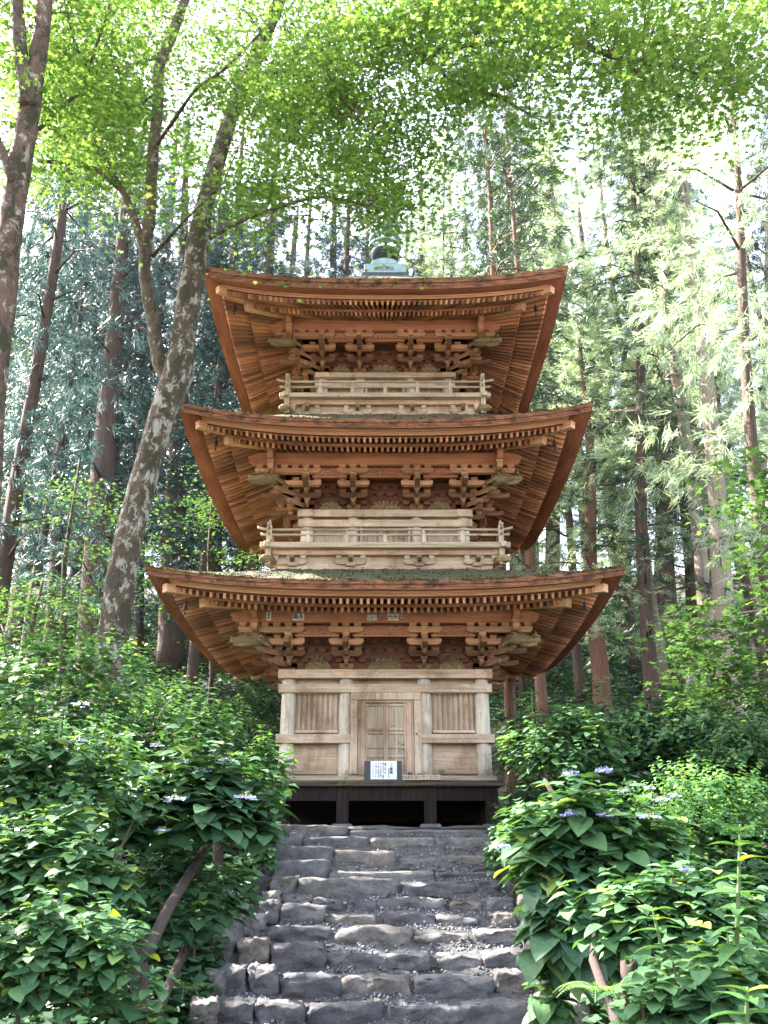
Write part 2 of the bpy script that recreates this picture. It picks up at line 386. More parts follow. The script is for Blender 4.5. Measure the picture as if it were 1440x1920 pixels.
def make_roof(i, T):
    E, z0, th = T['E'], T['ztop'], T['th']
    top = MB(); n = 40; R = random.Random(i)
    for k in range(4):
        b = len(top.v); m = 15
        for a in range(n + 1):
            s = -1 + 2 * a / n; s = math.copysign(abs(s) ** .9, s)
            for c in range(m):
                t = c / (m - 1); o = E + (T['topo'] - E) * t
                z = z0 + (T['topz'] - z0) * (.80 * t + .20 * t * t) + (T['tip'] - z0) * abs(s) ** 2.8 * (1 - t) ** 1.6
                z += (R.random() - .5) * .022 if 0 < c else 0
                top.v.append(tuple(FP(k, s * o, o, z)))
        for a in range(n):
            for c in range(m - 1):
                top.f.append((b + a * m + c, b + (a + 1) * m + c, b + (a + 1) * m + c + 1, b + a * m + c + 1))
    roof = top.build('roof', M_thatch_top, pagoda)
    Rn = np.random.default_rng(40 + i); nt_ = 9000 if i == 0 else 2600; k_ = Rn.integers(0, 4, nt_) * (Rn.random(nt_) > .45); s_ = Rn.uniform(-.99, .99, nt_); t_ = Rn.random(nt_) ** 1.8
    t_ = np.where(Rn.random(nt_) < .35, 0.0, t_); cl_ = np.sin(s_ * 17 + i) + np.sin(s_ * 41 + t_ * 9) > -.4; k_, s_, t_ = k_[cl_], s_[cl_], t_[cl_]
    Pm = np.array([tuple(FP(int(a), b * (E + (T['topo'] - E) * c), E + (T['topo'] - E) * c, z0 + (T['topz'] - z0) * (.80 * c + .20 * c * c) + (T['tip'] - z0) * abs(b) ** 2.8 * (1 - c) ** 1.6 + .008)) for a, b, c in zip(k_, s_, t_)])
    Xm, Ym, Zm = frames(Rn.normal(size=(len(Pm), 3)) * (1, 1, .35) + np.array((0, 0, .2)), Rn.normal(size=(len(Pm), 3)))
    SMm = np.array([(0, 0, 0), (-.3, .45, .03), (0, 1, -.08), (.3, .45, .03)]); Vm, Fm = scatter(SMm, np.array([(0, 3, 2, 1)]), Pm, Xm, Ym, Zm, Rn.uniform(.015, .05, len(Pm)))
    tag(link_mesh('moss', np_mesh('moss', Vm - np.array(PC), Fm, 4), M_moss, roof), kind='stuff')
    edge = MB(); soff = MB(); sheath = {'x': MB(), 'y': MB()}
    for k in range(4):
        strip(edge, k, T, [(E + .004, z0 + .012), (E - .01, z0 - th * .42), (E - .03, z0 - th * .45), (E - .045, z0 - th), (E - .065, z0 - th + .012), (E - .3, z0 + T['sof'] + .01 - th * .3)], 90, True, .006)
    edge.build('thatch_edge', M_thatch_edge, roof)
    for k in range(4):
        ax = FACE[k][2]
        sf = MB(); so_ = MB()
        zs = z0 - th; f = T['fas']
        # stepped soffit boards behind the thatch edge
        zl = lambda o: zs + (T['ft'] - .004 - zs) * (E - .05 - o) / (E - .05 - f)
        strip(so_, k, T, [(E - .046, zs + .004), (E - .05, zs - .006), (E - .15, zl(E - .15) - .010), (E - .15, zl(E - .15) + .02)], 48)
        strip(so_, k, T, [(E - .15, zl(E - .15) + .0), (E - .152, zl(E - .152) - .014), (f + .02, zl(f + .02) - .012), (f + .02, zl(f) + .02)], 48)
        so_.build('eave_board', M_soffit[ax], roof)
        mid = (T['ft'] + T['fb']) / 2 + .012
        strip(sf, k, T, [(f + .03, T['ft'] + .03), (f + .03, mid), (f - .03, mid), (f - .03, T['ft'] + .03)], 48)
        strip(sf, k, T, [(f + .005, mid - .002), (f + .005, T['fb']), (f - .05, T['fb'] + .003), (f - .05, mid - .002)], 48)
        sf.build('fascia', M_fascia[ax], roof)
        kb = MB(); kk = T['kio']; zk = T['fb'] - .085 + T['sf'] * (T['fas'] - kk)
        strip(kb, k, T, [(kk + .015, zk + .004), (kk + .015, zk - T['kT']), (kk - .05, zk - T['kT'] + .01), (kk - .05, zk + .01)], 40)
        kb.build('rafter_board', M_red[ax], roof)
        sh = MB(); pin = T['pur'] - .45
        ztop_f = lambda o: T['fb'] - .085 + T['sf'] * (T['fas'] - o) + .083
        zbt = lambda o: zbase(T, 0, o) + .078
        strip(sh, k, T, [(f + .01, ztop_f(f)), (kk, ztop_f(kk)), (kk, ztop_f(kk) + .03), (f + .01, ztop_f(f) + .03)], 40)
        strip(sh, k, T, [(kk + .0, zbt(kk)), (pin, zbt(pin)), (pin, zbt(pin) + .03), (kk + .0, zbt(kk) + .03)], 40)
        sh.build('roof_boarding', M_board_shade, roof)
        fly = MB(); bas = MB(); hw = .0215; R = random.Random(k + 10 * i)
        sp = T['sp'] * (1.26 if k in (1, 3) else .96); hw = .0225 if k in (1, 3) else .0205; nR = int(T['fas'] / sp)
        for side in (-1, 1):
            for a in range(nR + 1):
                j = (R.random() - .5) * .006
                if not T['fan']:
                    u = side * (a + .5) * sp
                    if abs(u) > T['fas'] - .05: continue
                    o1 = T['fas'] + .012; oi = max(kk - .02, abs(u) + .03)
                    if oi < o1 - .03: obar(fly, FP(k, u, oi, zfly(T, u, oi) + j), FP(k, u, o1, zfly(T, u, o1) + j), hw, .082)
                    o1 = kk + .03; oi = max(pin, abs(u) + .03)
                    if oi < o1 - .04: obar(bas, FP(k, u, oi, zbase(T, u, oi) + j), FP(k, u, o1, zbase(T, u, o1) + j), hw, .078)
                else:
                    sl_ = (a + .5) * sp / T['fas'] * side     # u / o constant along a fan rafter
                    if abs(sl_) > .985: continue
                    p = lambda o, fn: FP(k, sl_ * o, o, fn(T, sl_ * o, o) + j)
                    obar(fly, p(kk - .02, zfly), p(T['fas'] + .012, zfly), hw, .082)
                    obar(bas, p(pin, zbase), p(kk + .03, zbase), hw * .95, .078)
        oy = 'y' if ax == 'x' else 'x'
        fly.build('flying_rafter_row', M_raft[oy], roof); bas.build('base_rafter_row', M_raft[oy], roof)
    for (k, sg) in ((0, -1), (0, 1), (2, -1), (2, 1)):
        h = MB(); g = lambda o, z: FP(k, sg * o, o, z)
        kk = T['kio']; f = T['fas']
        obar(h, g(T['col'], zbase(T, T['col'], T['col']) - .02), g(kk + .07, zbase(T, kk + .07, kk + .07) - .05), .062, .14)
        obar(h, g(kk - .1, zfly(T, kk, kk) - .0), g(f + .08, zfly(T, f, f) - .03), .058, .13)
        hr = h.build('hip_rafter', M_fascia['x'], roof, bevel=.006)
        if k == 0:
            p = g(f - .20, zfly(T, f, f) - .03)
            bl = MB(); bl.tube([p, p - UP * .07], .005, 5)
            bl.lathe(p - UP * .19, [(.034, 0), (.036, .012), (.028, .05), (.024, .09), (.012, .115), (.004, .12)], 12)
            bl.tube([p - UP * .17, p - UP * .24], .004, 5); bl.box(p - UP * .255, (.016, .002, .02))
            bl.build('wind_bell', M_bell, roof)
    return roof

def armpoly(L, h, cl=None):
    c = min(.06, L * .4)
    return [(-L, h), (-L, h * .62), (-L + c * .28, h * .25), (-L + c, 0), (L - c, 0), (L - c * .28, h * .25), (L, h * .62), (L, h)]
def uarm(mb, k, u, o, z, L, h, th=.10):
    U, O, _ = FACE[k]; mb.prism(armpoly(L, h), FP(k, u, o, z), U, UP, -O, th)
def block(mb, k, u, o, z, w=.060, h=.075):
    fbox(mb, k, u, o, z + h * .72, w, w, h * .28); fbox(mb, k, u, o, z + h * .22, w, w, h * .22, .74)
def parm(mb, k, u, o0, o1, z, h, th=.075, nose=True):
    """projecting arm with an upcurved nose"""
    U, O, _ = FACE[k]
    if nose: poly = [(o0, h), (o0, 0), (o1 - .14, 0), (o1 - .06, h * .12), (o1 - .01, h * .45), (o1, h)]
    else: poly = [(o0, h), (o0, 0), (o1, h * .15), (o1, h)]
    mb.prism(poly, FP(k, u, 0, z), O, UP, U, th)
def tail(mb, k, u, o0, o1, z, h, drop, diag=None):
    """curved tail rafter sloping down outwards, its nose lifting again"""
    U, O, _ = FACE[k]; D = O if diag is None else (O + U * diag)
    pts = []; n = 6
    for a in range(n + 1):
        t = a / n; pts.append((o0 + (o1 - o0) * t, -drop * (1 - (1 - t) ** 2) + drop * .45 * t ** 3))
    poly = [(x, y + h) for x, y in pts] + [(x, y) for x, y in reversed(pts)]
    base = FP(k, u, 0, z) if diag is None else PC + UP * z
    w = U if diag is None else D.cross(UP).normalized()
    mb.prism(poly, base, D, UP, w, .085)

def bracket_set(T, k, c, corner, parent):
    mb = MB(); core = MB(); col, pur = T['col'], T['pur']; q = (T['pb'] - T['dt'] - .05) / 4; st = (pur - col) / 3
    ah = q * .60; bh = q * .40; z = T['dt']
    fbox(core, k, c, col, z + .075, .115, .115, .035); fbox(core, k, c, col, z + .02, .115, .115, .02, .72)
    z += .05
    sgn = 1 if c > 0 else -1
    for L in range(4):
        zz = z + L * q
        for r in [] if L < 2 else [L]:
            o = col + st * r if L < 3 else pur
            if L == 2: o = col + st * 2
            # arms seen from the front
            if not corner or L < 2:
                uarm(mb, k, c, o, zz, .285, ah)
                for d in (-1, 0, 1): block(mb, k, c + d * .19, o, zz + ah, h=bh)
            else:
                a0 = c - sgn * .26; a1 = sgn * (o + (.30 if L == 3 else -.02))
                uarm(mb, k, (a0 + a1) / 2, o, zz, abs(a1 - a0) / 2, ah)
                nb = 5 if L == 3 else 3
                for d in range(nb):
                    u = c - sgn * .19 + sgn * d * .19
                    if abs(u) < o + .25: block(mb, k, u, o, zz + ah, h=bh)
                if L == 3: block(mb, k, sgn * (o + .22), o, zz + ah, h=bh)
        if L == 1:
            uarm(core, k, c, col + st, zz, .26, ah)
            for d in (-1, 1): block(core, k, c + d * .19, col + st, zz + ah, h=bh)
        if L < 3:
            parm(core if L < 2 else mb, k, c, col - .1, col + st * (L + 1) + .11, zz, ah * 1.0, .06)
            block(core if L < 1 else mb, k, c, col + st * (L + 1), zz + ah, h=bh, w=.055)
    parm(mb, k, c, col, pur + .10, z + 3 * q, ah * .8)
    if corner:
        U, O, _ = FACE[k]
        for L in range(3):
            zz = z + L * q
            D = (O + U * sgn); o1 = col + st * (L + 1) + .14
            mb.prism([(col - .1, ah), (col - .1, 0), (o1 - .12, 0), (o1 - .03, ah * .4), (o1, ah)], PC + UP * zz, D, UP, D.cross(UP).normalized(), .09)
            p = PC + D * (col + st * (L + 1)) + UP * (zz + ah + bh / 2)
            mb.box(p, (.06, .06, bh / 2), (D.normalized(), D.cross(UP).normalized(), UP), .75)
    if k == 0 or True:
        # tail rafter end under the purlin
        tail(core, k, c, pur - .35, pur + .27, z + 2 * q + ah * .2, .085, .13)
    o = mb.build('bracket_set', M_brk, parent); core.build('bracket_core', M_core_shade, o)
    return o

def relief(name, k, u, o, z0, W, H, seed, m, parent, outline='mound', depth=.05, nx=46, ny=16):
    """carved relief: a plate whose front is modelled by swirling ridges, with an uneven silhouette"""
    R = np.random.default_rng(seed); U, O, _ = FACE[k]
    ph = R.uniform(0, 6.28, 8); fr = R.uniform(5, 13, 8)
    mb = MB(); V = []
    for i in range(nx + 1):
        x = -1 + 2 * i / nx
        if outline == 'mound': top = (1 - abs(x) ** 2.2) ** .8 * (.72 + .28 * abs(sin(fr[0] * x + ph[0]))) + .04
        else: top = 1.0 - .55 * abs(x) ** 6
        for j in range(ny + 1):
            t = j / ny; y = t * top
            hgt = abs(sin(fr[1] * x * W * 4 + 5 * sin(fr[2] * .5 * y + ph[1]) + ph[2])) * .5 + abs(sin(fr[3] * y * 1.2 + 4 * sin(fr[4] * .6 * x + ph[3]))) * .5
            hgt *= min(1, 3 * (1 - abs(x)) + .1) * min(1, 5 * (1 - t) + .15)
            V.append(tuple(FP(k, u + x * W, o + depth * hgt, z0 + y * H)))
    n1 = ny + 1
    mb.add(V, [(i * n1 + j, (i + 1) * n1 + j, (i + 1) * n1 + j + 1, i * n1 + j + 1) for i in range(nx) for j in range(ny)])
    B = [tuple(Vector(v) - O * (depth + .02)) for v in V]
    mb.add(B, [(i * n1 + j, i * n1 + j + 1, (i + 1) * n1 + j + 1, (i + 1) * n1 + j) for i in range(nx) for j in range(ny)])
    nn = len(V)
    for i in range(nx): a = i * n1 + ny; c = (i + 1) * n1 + ny; mb.f.append((a, c, c + nn, a + nn))
    return mb.build(name, m, parent, sm=True)

def dragon_head(T, sg, parent):
    """mossy carved beast head jutting diagonally from the corner"""
    D = Vector((sg, -1, 0)).normalized(); q = (T['pb'] - T['dt'] - .05) / 4
    p0 = FP(0, sg * T['pur'], T['pur'], T['pb'] - 1.75 * q); mb = MB()
    D = Vector((sg * 1.25, -.35, 0)).normalized()
    mb.tube([p0 - D * .12, p0 + D * .04 + UP * .015, p0 + D * .14, p0 + D * .24 - UP * .02, p0 + D * .35 - UP * .03, p0 + D * .42 - UP * .02], [.09, .115, .10, .07, .06, .035], 12, lump=.35, seed=int(T['pb'] * 10) + (sg > 0))
    mb.tube([p0 + D * .1 - UP * .07, p0 + D * .22 - UP * .10, p0 + D * .36 - UP * .085], [.05, .042, .028], 8, lump=.3, seed=3)
    S_ = D.cross(UP)
    for s in (-1, 1):
        mb.tube([p0 + D * .04 + S_ * s * .07 + UP * .07, p0 - D * .04 + S_ * s * .10 + UP * .13], [.03, .008], 6)
        mb.tube([p0 + D * .13 + S_ * s * .06 + UP * .05, p0 + D * .17 + S_ * s * .075 + UP * .045], [.03, .02], 8)
        for a in range(4):
            mb.tube([p0 - D * (.02 + .04 * a) + S_ * s * .09 - UP * .02 * a, p0 - D * (.08 + .04 * a) + S_ * s * .12 - UP * (.05 + .02 * a)], [.035, .015], 6)
    RR = random.Random(sg + 9)
    for a in range(26):
        q0 = p0 + D * RR.uniform(-.1, .36) + S_ * RR.uniform(-.09, .09) + UP * RR.uniform(-.06, .09); dd = Vector((RR.gauss(0, 1), RR.gauss(0, 1), RR.gauss(0, .7))).normalized()
        mb.tube([q0 - dd * .02, q0 + dd * .03, q0 + dd * .045 + UP * .03], [.026, .02, .006], 5)
    mb.tube([p0 + D * .38 + UP * .0, p0 + D * .41 + UP * .045], [.025, .015], 6)
    return mb.build('dragon_head', M_carve, parent, sm=True)

def storey_top(i, T):
    """beams, brackets, purlins between the wall head and the rafters"""
    col, pur, cr = T['col'], T['pur'], T['cr']; q = (T['pb'] - T['dt'] - .05) / 4; z = T['dt'] + .05; ah = q * .56; bh = q * .44
    for k in range(4):
        ax = FACE[k][2]; e = .003 if ax == 'x' else 0
        m = MB(); slab(m, k, -(col + cr + .05 + e), col + cr + .05 + e, col + cr + .03 + e, .26, z0=T['db'] + e, z1=T['dt'] + e)
        m.build('wall_plate', M_pale[ax] if i else M_pink[ax], pagoda, bevel=.006)
        m = MB(); fbox(m, k, 0, pur, (T['pt'] + T['pb']) / 2 + e, pur + .28, .05, (T['pt'] - T['pb']) / 2)
        for s in (-1, 1):
            U, O, _ = FACE[k]; h = T['pt'] - T['pb']
            m.prism([(0, h), (0, 0), (.05, 0), (.12, h * .22), (.13, h * .45), (.16, h * .6), (.16, h)], FP(k, s * (pur + .28), pur, T['pb'] + e), U * s, UP, O, .10)
        m.build('eave_purlin', M_red[ax], pagoda, bevel=.005)
        if k == 2: continue
        # wall behind the brackets with its rows of bearing blocks, and the sloping ceiling
        m = MB(); fbox(m, k, 0, col - .02, (T['dt'] + T['pt'] + .1) / 2, col + .02, .03, (T['pt'] + .1 - T['dt']) / 2)
        for L in (1, 2, 3):
            fbox(m, k, 0, col + .02, z + L * q + ah / 2, col, .035, ah / 2)
            n = int(col / .19)
            for a in range(-n, n + 1): block(m, k, a * .19 + (.095 if L == 2 else 0), col + .03, z + (L - 1) * q + ah, h=bh)
        m.build('bracket_wall', M_recess_shade, pagoda)
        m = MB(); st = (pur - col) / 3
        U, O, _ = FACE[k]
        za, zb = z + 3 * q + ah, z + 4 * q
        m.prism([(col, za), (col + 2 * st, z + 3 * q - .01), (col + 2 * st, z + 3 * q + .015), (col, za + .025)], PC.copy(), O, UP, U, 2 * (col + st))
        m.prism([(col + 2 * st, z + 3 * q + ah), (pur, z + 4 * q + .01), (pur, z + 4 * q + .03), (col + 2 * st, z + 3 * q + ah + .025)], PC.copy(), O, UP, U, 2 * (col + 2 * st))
        m.build('sloping_ceiling', M_recess_shade, pagoda)
        cs = [-col, -.405 * col, .405 * col, col]
        for j, c in enumerate(cs): bracket_set(T, k, c, j in (0, 3), pagoda)
        # curved carved panels under the purlin and beasts on the wall plate
        gaps = [((cs[a] + cs[a + 1]) / 2, (cs[a + 1] - cs[a]) / 2 - .21) for a in range(3)]
        for a, (c, hw) in enumerate(gaps):
            relief('carved_panel', k, c, pur - .045, z + 3 * q - .02, hw + .06, q * .98, 10 * i + a + 40 * k, M_relief, pagoda, 'flat', .07)
            fb = MB(); fbox(fb, k, c, pur - .06, z + 3 * q - .035, hw + .10, .03, .014); fb.build('carved_panel_rail', M_red['x'], pagoda)
            relief('carved_beast', k, c, col + .09, T['dt'] + .004, min(hw + .03, .30 if a == 1 else .22), q * (1.55 if i == 0 else 1.35), 90 + 10 * i + a + 40 * k, M_carve, pagoda, 'mound', .075)
    for sg in (-1, 1):
        dragon_head(T, sg, pagoda)
        m = MB(); p = FP(0, sg * pur, pur, 0)
        m.box(p + UP * ((T['pt'] + .08 + T['pb'] - .9 * q) / 2), (.052, .052, (T['pt'] + .08 - T['pb'] + .9 * q) / 2)); m.build('corner_strut', M_carve if i else M_brk, pagoda, bevel=.01)

for i, T in enumerate(TIERS):
    make_roof(i, T); storey_top(i, T)

# ---- first storey body
def column(c, o_, k, zb, zt, r, m=None):
    mb = MB(); p = FP(k, c, o_, 0); n = 6
    mb.tube([p + UP * (zb + (zt - zb) * a / n) for a in range(n + 1)], [r * (1 - .04 * (a / n) ** 2) for a in range(n + 1)], 18, lump=.015, seed=int(c * 100))
    return mb.build('column', m or M_col, pagoda, sm=True)
T = TIERS[0]; col = T['col']; C4 = [-col, -.64, .64, col]
zs = 1.21; ztop = T['db']
for k in range(4):
    for c in (C4 if k in (0, 2) else C4[1:3]): column(c, col, k, zs, ztop, T['cr'])
for k in range(4):
    ax = FACE[k][2]; e = .0025 if ax == 'x' else 0
    # upper tie beam in front of the columns, wall under the plate
    m = MB(); slab(m, k, -(col + .16 + e), col + .16 + e, col + .155 + e, .10, 1282, 1298); m.build('tie_beam', M_pale[ax], pagoda, bevel=.006)
    m = MB(); fbox(m, k, 0, col - .04, (zs + ztop) / 2, col, .02, (ztop - zs) / 2 - .002); m.build('wall_board', M_pink['x'], pagoda)
    m = MB(); slab(m, k, -(col + .17 + e), col + .17 + e, col + .17 + e, .30, 1454, 1464.5); m.build('ground_sill', M_grey[ax], pagoda, bevel=.01)
    if k in (1, 3):
        m = MB(); slab(m, k, -(col + .15), col + .15, col + .15, .09, 1376, 1393); m.build('middle_beam', M_pale[ax], pagoda, bevel=.006)
z_m0, z_m1 = zy(1376, col + .15), zy(1393, col + .15)
for s in (-1, 1):
    a, b = s * .535, s * (col + .17)
    m = MB(); slab(m, 0, min(a, b), max(a, b), col + .152, .09, z0=z_m0, z1=z_m1); m.build('middle_beam', M_pale['x'], pagoda, bevel=.006)
    # slatted window
    u0, u1 = .64 + .125, col - .125; zt, zb = zy(1303, col), zy(1370, col)
    m = MB(); um = s * (u0 + u1) / 2; hu = (u1 - u0) / 2
    fbox(m, 0, um, col + .01, zt + .03, hu, .05, .03); fbox(m, 0, um, col + .01, zb - .022, hu, .055, .022)
    win = m.build('window', M_pale['x'], pagoda, bevel=.004)
    sm_ = MB(); n = 8
    for j in range(n):
        uu = um - hu + .045 + (2 * hu - .09) * j / (n - 1)
        r = .026; ctr = FP(0, uu, col - .0, 0); mid = (zt + zb) / 2; hz = (zt - zb) / 2
        sm_.prism([(-.028, -.02), (0, -.048), (.028, -.02), (.02, .0), (-.02, .0)], ctr + UP * mid, Vector((1, 0, 0)), Vector((0, 1, 0)), UP, 2 * hz)
    sm_.build('window_slats', M_pale['z'], win)
    bb = MB(); fbox(bb, 0, um, col - .012, (zt + zb) / 2, hu, .008, (zt - zb) / 2); bb.build('window_back', M_pink['z'], win)
    m = MB(); slab(m, 0, um - hu, um + hu, col - .0, .02, z0=z_m1 - .02, z1=zy(1452, col)); m.build('lower_panel', M_pink['x'], pagoda)
    m = MB(); fbox(m, 0, um, col + .012, zy(1452, col) + .028, hu, .03, .03); m.build('panel_rail', M_grey['x'], pagoda)
# door frame and leaves
fr = MB(); od = col + .16; zt = zy(1297.5, od + .0) - .005; zb = zs + .09
slab(fr, 0, -.56, .60 - .02, od, .1, z0=zt, z1=zt - .12)
for (a, b) in ((-.56, -.445), (.465, .58)): slab(fr, 0, a, b, od + .0, .1, z0=zt - .122, z1=zb)
for (a, b) in ((-.443, -.40), (.42, .463)): slab(fr, 0, a, b, od - .03, .1, z0=zt - .122, z1=zb)
frame = fr.build('door_frame', M_pale['z'], pagoda, bevel=.008)
ln = MB(); slab(ln, 0, -.398, .418, od - .04, .04, z0=zt - .122, z1=zt - .155)
for (a, b) in ((-.398, -.325), (.345, .418)): slab(ln, 0, a, b, od - .05, .05, z0=zt - .157, z1=zb)
ln.build('door_reveal', M_pink['z'], frame)
for s in (-1, 1):
    u0, u1 = (-.323, .008) if s < 0 else (.012, .343)
    dz1 = zt - .158; H = dz1 - zb; m = MB(); o = col + .085
    slab(m, 0, u0, u1, o - .025, .025, z0=zb, z1=dz1)
    leaf = m.build('door_leaf', M_grey['z'], pagoda)
    m = MB(); e = .035
    for (a, b) in ((u0, u0 + e), (u1 - e, u1)): slab(m, 0, a, b, o, .03, z0=zb, z1=dz1)
    for f0 in (0, .235, .36, .56, .61, .955):
        slab(m, 0, u0 + e + .001, u1 - e - .001, o - .003, .03, z0=zb + H * f0, z1=zb + H * f0 + .042)
    uc = (u0 + u1) / 2
    slab(m, 0, uc - .014, uc + .014, o - .006, .027, z0=zb + H * .0 + .044, z1=zb + H * .56)
    m.build('door_leaf_frame', M_pale['z'], leaf, bevel=.004)
lk = MB(); lk.tube([FP(0, .50, od + .004, zb + .62), FP(0, .50, od + .012, zb + .62)], .014, 10); lk.build('door_lock', M_bell, frame)
lk = MB(); lk.box(FP(0, .385, od - .03, zb + .02), (.03, .02, .012)); lk.build('door_bolt', M_black, frame)
# floor, posts, ground beams
fo = 1.83
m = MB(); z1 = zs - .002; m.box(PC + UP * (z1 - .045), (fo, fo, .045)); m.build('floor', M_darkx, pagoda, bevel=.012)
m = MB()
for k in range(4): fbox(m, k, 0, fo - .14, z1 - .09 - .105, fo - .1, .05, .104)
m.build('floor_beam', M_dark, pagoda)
GZ = zy(1550, 1.75)
for k in (0, 2, 1, 3):
    for c in ((-1.65, -.665, .70, 1.66) if k in (0, 2) else (-.665, .70)):
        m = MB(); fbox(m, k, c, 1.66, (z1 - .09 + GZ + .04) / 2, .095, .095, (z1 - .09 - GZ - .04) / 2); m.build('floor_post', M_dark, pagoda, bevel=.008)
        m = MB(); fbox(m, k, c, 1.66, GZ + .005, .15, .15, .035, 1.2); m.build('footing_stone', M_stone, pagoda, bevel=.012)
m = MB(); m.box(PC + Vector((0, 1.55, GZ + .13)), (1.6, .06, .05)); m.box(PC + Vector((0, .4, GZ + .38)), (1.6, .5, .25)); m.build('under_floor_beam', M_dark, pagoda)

# ---- upper storeys: body and balcony
def upper(i, T, Y):
    col, cr = T['col'], T['cr']; r = cr
    ob, oi = Y['ob'], Y['oi']
    zf = zy(Y['low'][0], ob + .12)            # floor height
    zcap = T['db']
    for k in range(4):
        for c in ((-col, -.405 * col, .405 * col, col) if k in (0, 2) else (-.405 * col, .405 * col)):
            column(c, col, k, zf - .05, zcap, r)
        ax = FACE[k][2]; e = .0025 if ax == 'x' else 0
        m = MB(); slab(m, k, -(col + r + .04 + e), col + r + .04 + e, col + r + .03 + e, .09, Y['beam'][0], Y['beam'][1]); m.build('tie_beam', M_pale[ax], pagoda, bevel=.006)
        m = MB(); fbox(m, k, 0, col - .05, (zf + zcap) / 2 - .03, col, .02, (zcap - zf) / 2 + .02); m.build('wall_board', M_pale['z'] if k else M_grey['z'], pagoda)
    # door frame seen between the rails
    m = MB(); w_ = .405 * col - r
    for s in (-1, 1): slab(m, 0, s * w_ - (.05 if s > 0 else -.0), s * w_ + (.0 if s > 0 else .05), col + r, .1, z0=zf, z1=zy(Y['beam'][1], col + r) - .02)
    m.build('door_frame', M_pale['z'], pagoda)
    # balcony
    m = MB(); zl0, zl1 = zy(Y['low'][0], ob + .10), zy(Y['low'][1], ob + .10)
    m.box(PC + UP * ((zl0 + zl1) / 2 - .01), (ob + .06, ob + .06, (zl0 - zl1) / 2 - .012))
    bal = m.build('balcony', M_grey['x'], pagoda, bevel=.008)
    for k in range(4):
        ax = FACE[k][2]; e = .003 if ax == 'x' else 0
        m = MB(); slab(m, k, -(ob + .17 + e), ob + .17 + e, ob + .10 + e, .10, z0=zl0 + e, z1=zl1 + e); m.build('bottom_rail', M_grey[ax], bal, bevel=.008)
        for nm, yy, rad, ext, lift in (('middle_rail', Y['mid'], .024, .15, .015), ('top_rail', Y['top'], .024, .21, .045)):
            o = ob + .03; zc = zy(sum(yy) / 2, o); m = MB(); U, O, _ = FACE[k]
            L = ob + .03
            pts = [FP(k, -L - ext, o, zc + lift), FP(k, -L - ext * .5, o, zc + lift * .35), FP(k, -L, o, zc)] + [FP(k, L * a, o, zc) for a in (-.5, 0, .5)] + [FP(k, L, o, zc), FP(k, L + ext * .5, o, zc + lift * .35), FP(k, L + ext, o, zc + lift)]
            m.tube(pts, rad, 8, lump=.12, seed=k + i * 5); m.build(nm, M_grey[ax], bal, sm=True)
        n = 3; zm = zy(sum(Y['mid']) / 2, ob + .03)
        for a in range(-2, 3):
            m = MB(); u = a * (ob + .03) / 3
            fbox(m, k, u, ob + .03, (zl0 + zm) / 2, .034, .02, (zm - zl0) / 2)
            if a in (-1, 1, -2, 2): fbox(m, k, u, ob + .03, (zm + zy(sum(Y['top']) / 2, ob + .03)) / 2, .02, .016, (zy(sum(Y['top']) / 2, ob + .03) - zm) / 2)
            m.build('rail_strut', M_pale['z'], bal, bevel=.004)
        # supporting beam, bracket row and base board under the balcony
        m = MB(); slab(m, k, -(ob + e), ob + e, ob - .02 + e, .10, Y['sup'][0], Y['sup'][1]); m.build('balcony_beam', M_pink[ax], bal, bevel=.006)
        m = MB(); slab(m, k, -(oi + e), oi + e, oi + e, .06, z0=zy(Y['sup'][1], ob) + .02, z1=zy(Y['base'][0], oi + .07) - .12); m.build('balcony_wall', M_pale[ax], bal)
        m = MB(); slab(m, k, -(oi + .09 + e), oi + .09 + e, oi + .07 + e, .1, Y['base'][0], Y['base'][1]); m.build('base_board', M_pink[ax], bal, bevel=.006)
        if k == 2: continue
        zb1 = zy(Y['sup'][1], ob - .02); hh = (zb1 - zy(Y['brk'], ob - .02)); ah = hh * .55; bh = hh * .45
        for j, c in enumerate((-oi * .86, -.405 * col - .02, .405 * col + .02, oi * .86)):
            m = MB(); o = ob - .09
            L = .27 if j in (1, 2) else .30
            cc = c if j in (1, 2) else c + (.06 if c > 0 else -.06)
            uarm(m, k, cc, o, zb1 - hh, L, ah, .06)
            nb = 3
            for d in range(-1, 2): block(m, k, cc + d * (L - .06), o, zb1 - bh, h=bh, w=.045)
            fbox(m, k, c, o + .01, zb1 - hh - .0, .10, .05, .03, .7)
            b_ = m.build('balcony_bracket', M_pale[ax], bal)
            m = MB(); parm(m, k, c, oi - .05, ob + .12, zb1 - hh + .03, ah * .95, .07); m.build('bracket_nose', M_carve, b_)
    for (k, s) in ((0, -1), (0, 1), (2, -1), (2, 1)):
        m = MB(); p = FP(k, s * (ob + .03), ob + .03, 0); zt = zy(Y['top'][0], ob + .03)
        zbt = zy(Y['brk'] + 4, ob)
        m.box(p + UP * ((zt + zbt) / 2 + .02), (.045, .045, (zt - zbt) / 2 + .02))
        m.lathe(p + UP * (zt + .04), [(.044, 0), (.045, .015), (.026, .03), (.026, .04), (.034, .055), (.03, .08), (.014, .105), (.006, .13)], 10)
        m.build('corner_post', M_grey['z'], bal, bevel=.005)
        m = MB(); D = Vector((s, -1 if k == 0 else 1, 0)).normalized(); z = zbt + .08
        q0 = PC + D * (ob * 1.414 - .1) + UP * z
        if k == 2: D = Vector((-s, 1, 0)).normalized(); q0 = PC + D * (ob * 1.414 - .1) + UP * z
        m.tube([q0, q0 + D * .14 + UP * .02, q0 + D * .24, q0 + D * .31 - UP * .02], [.07, .085, .07, .03], 9, lump=.35, seed=4)
        m.build('corner_nose', M_carve, bal, sm=True)
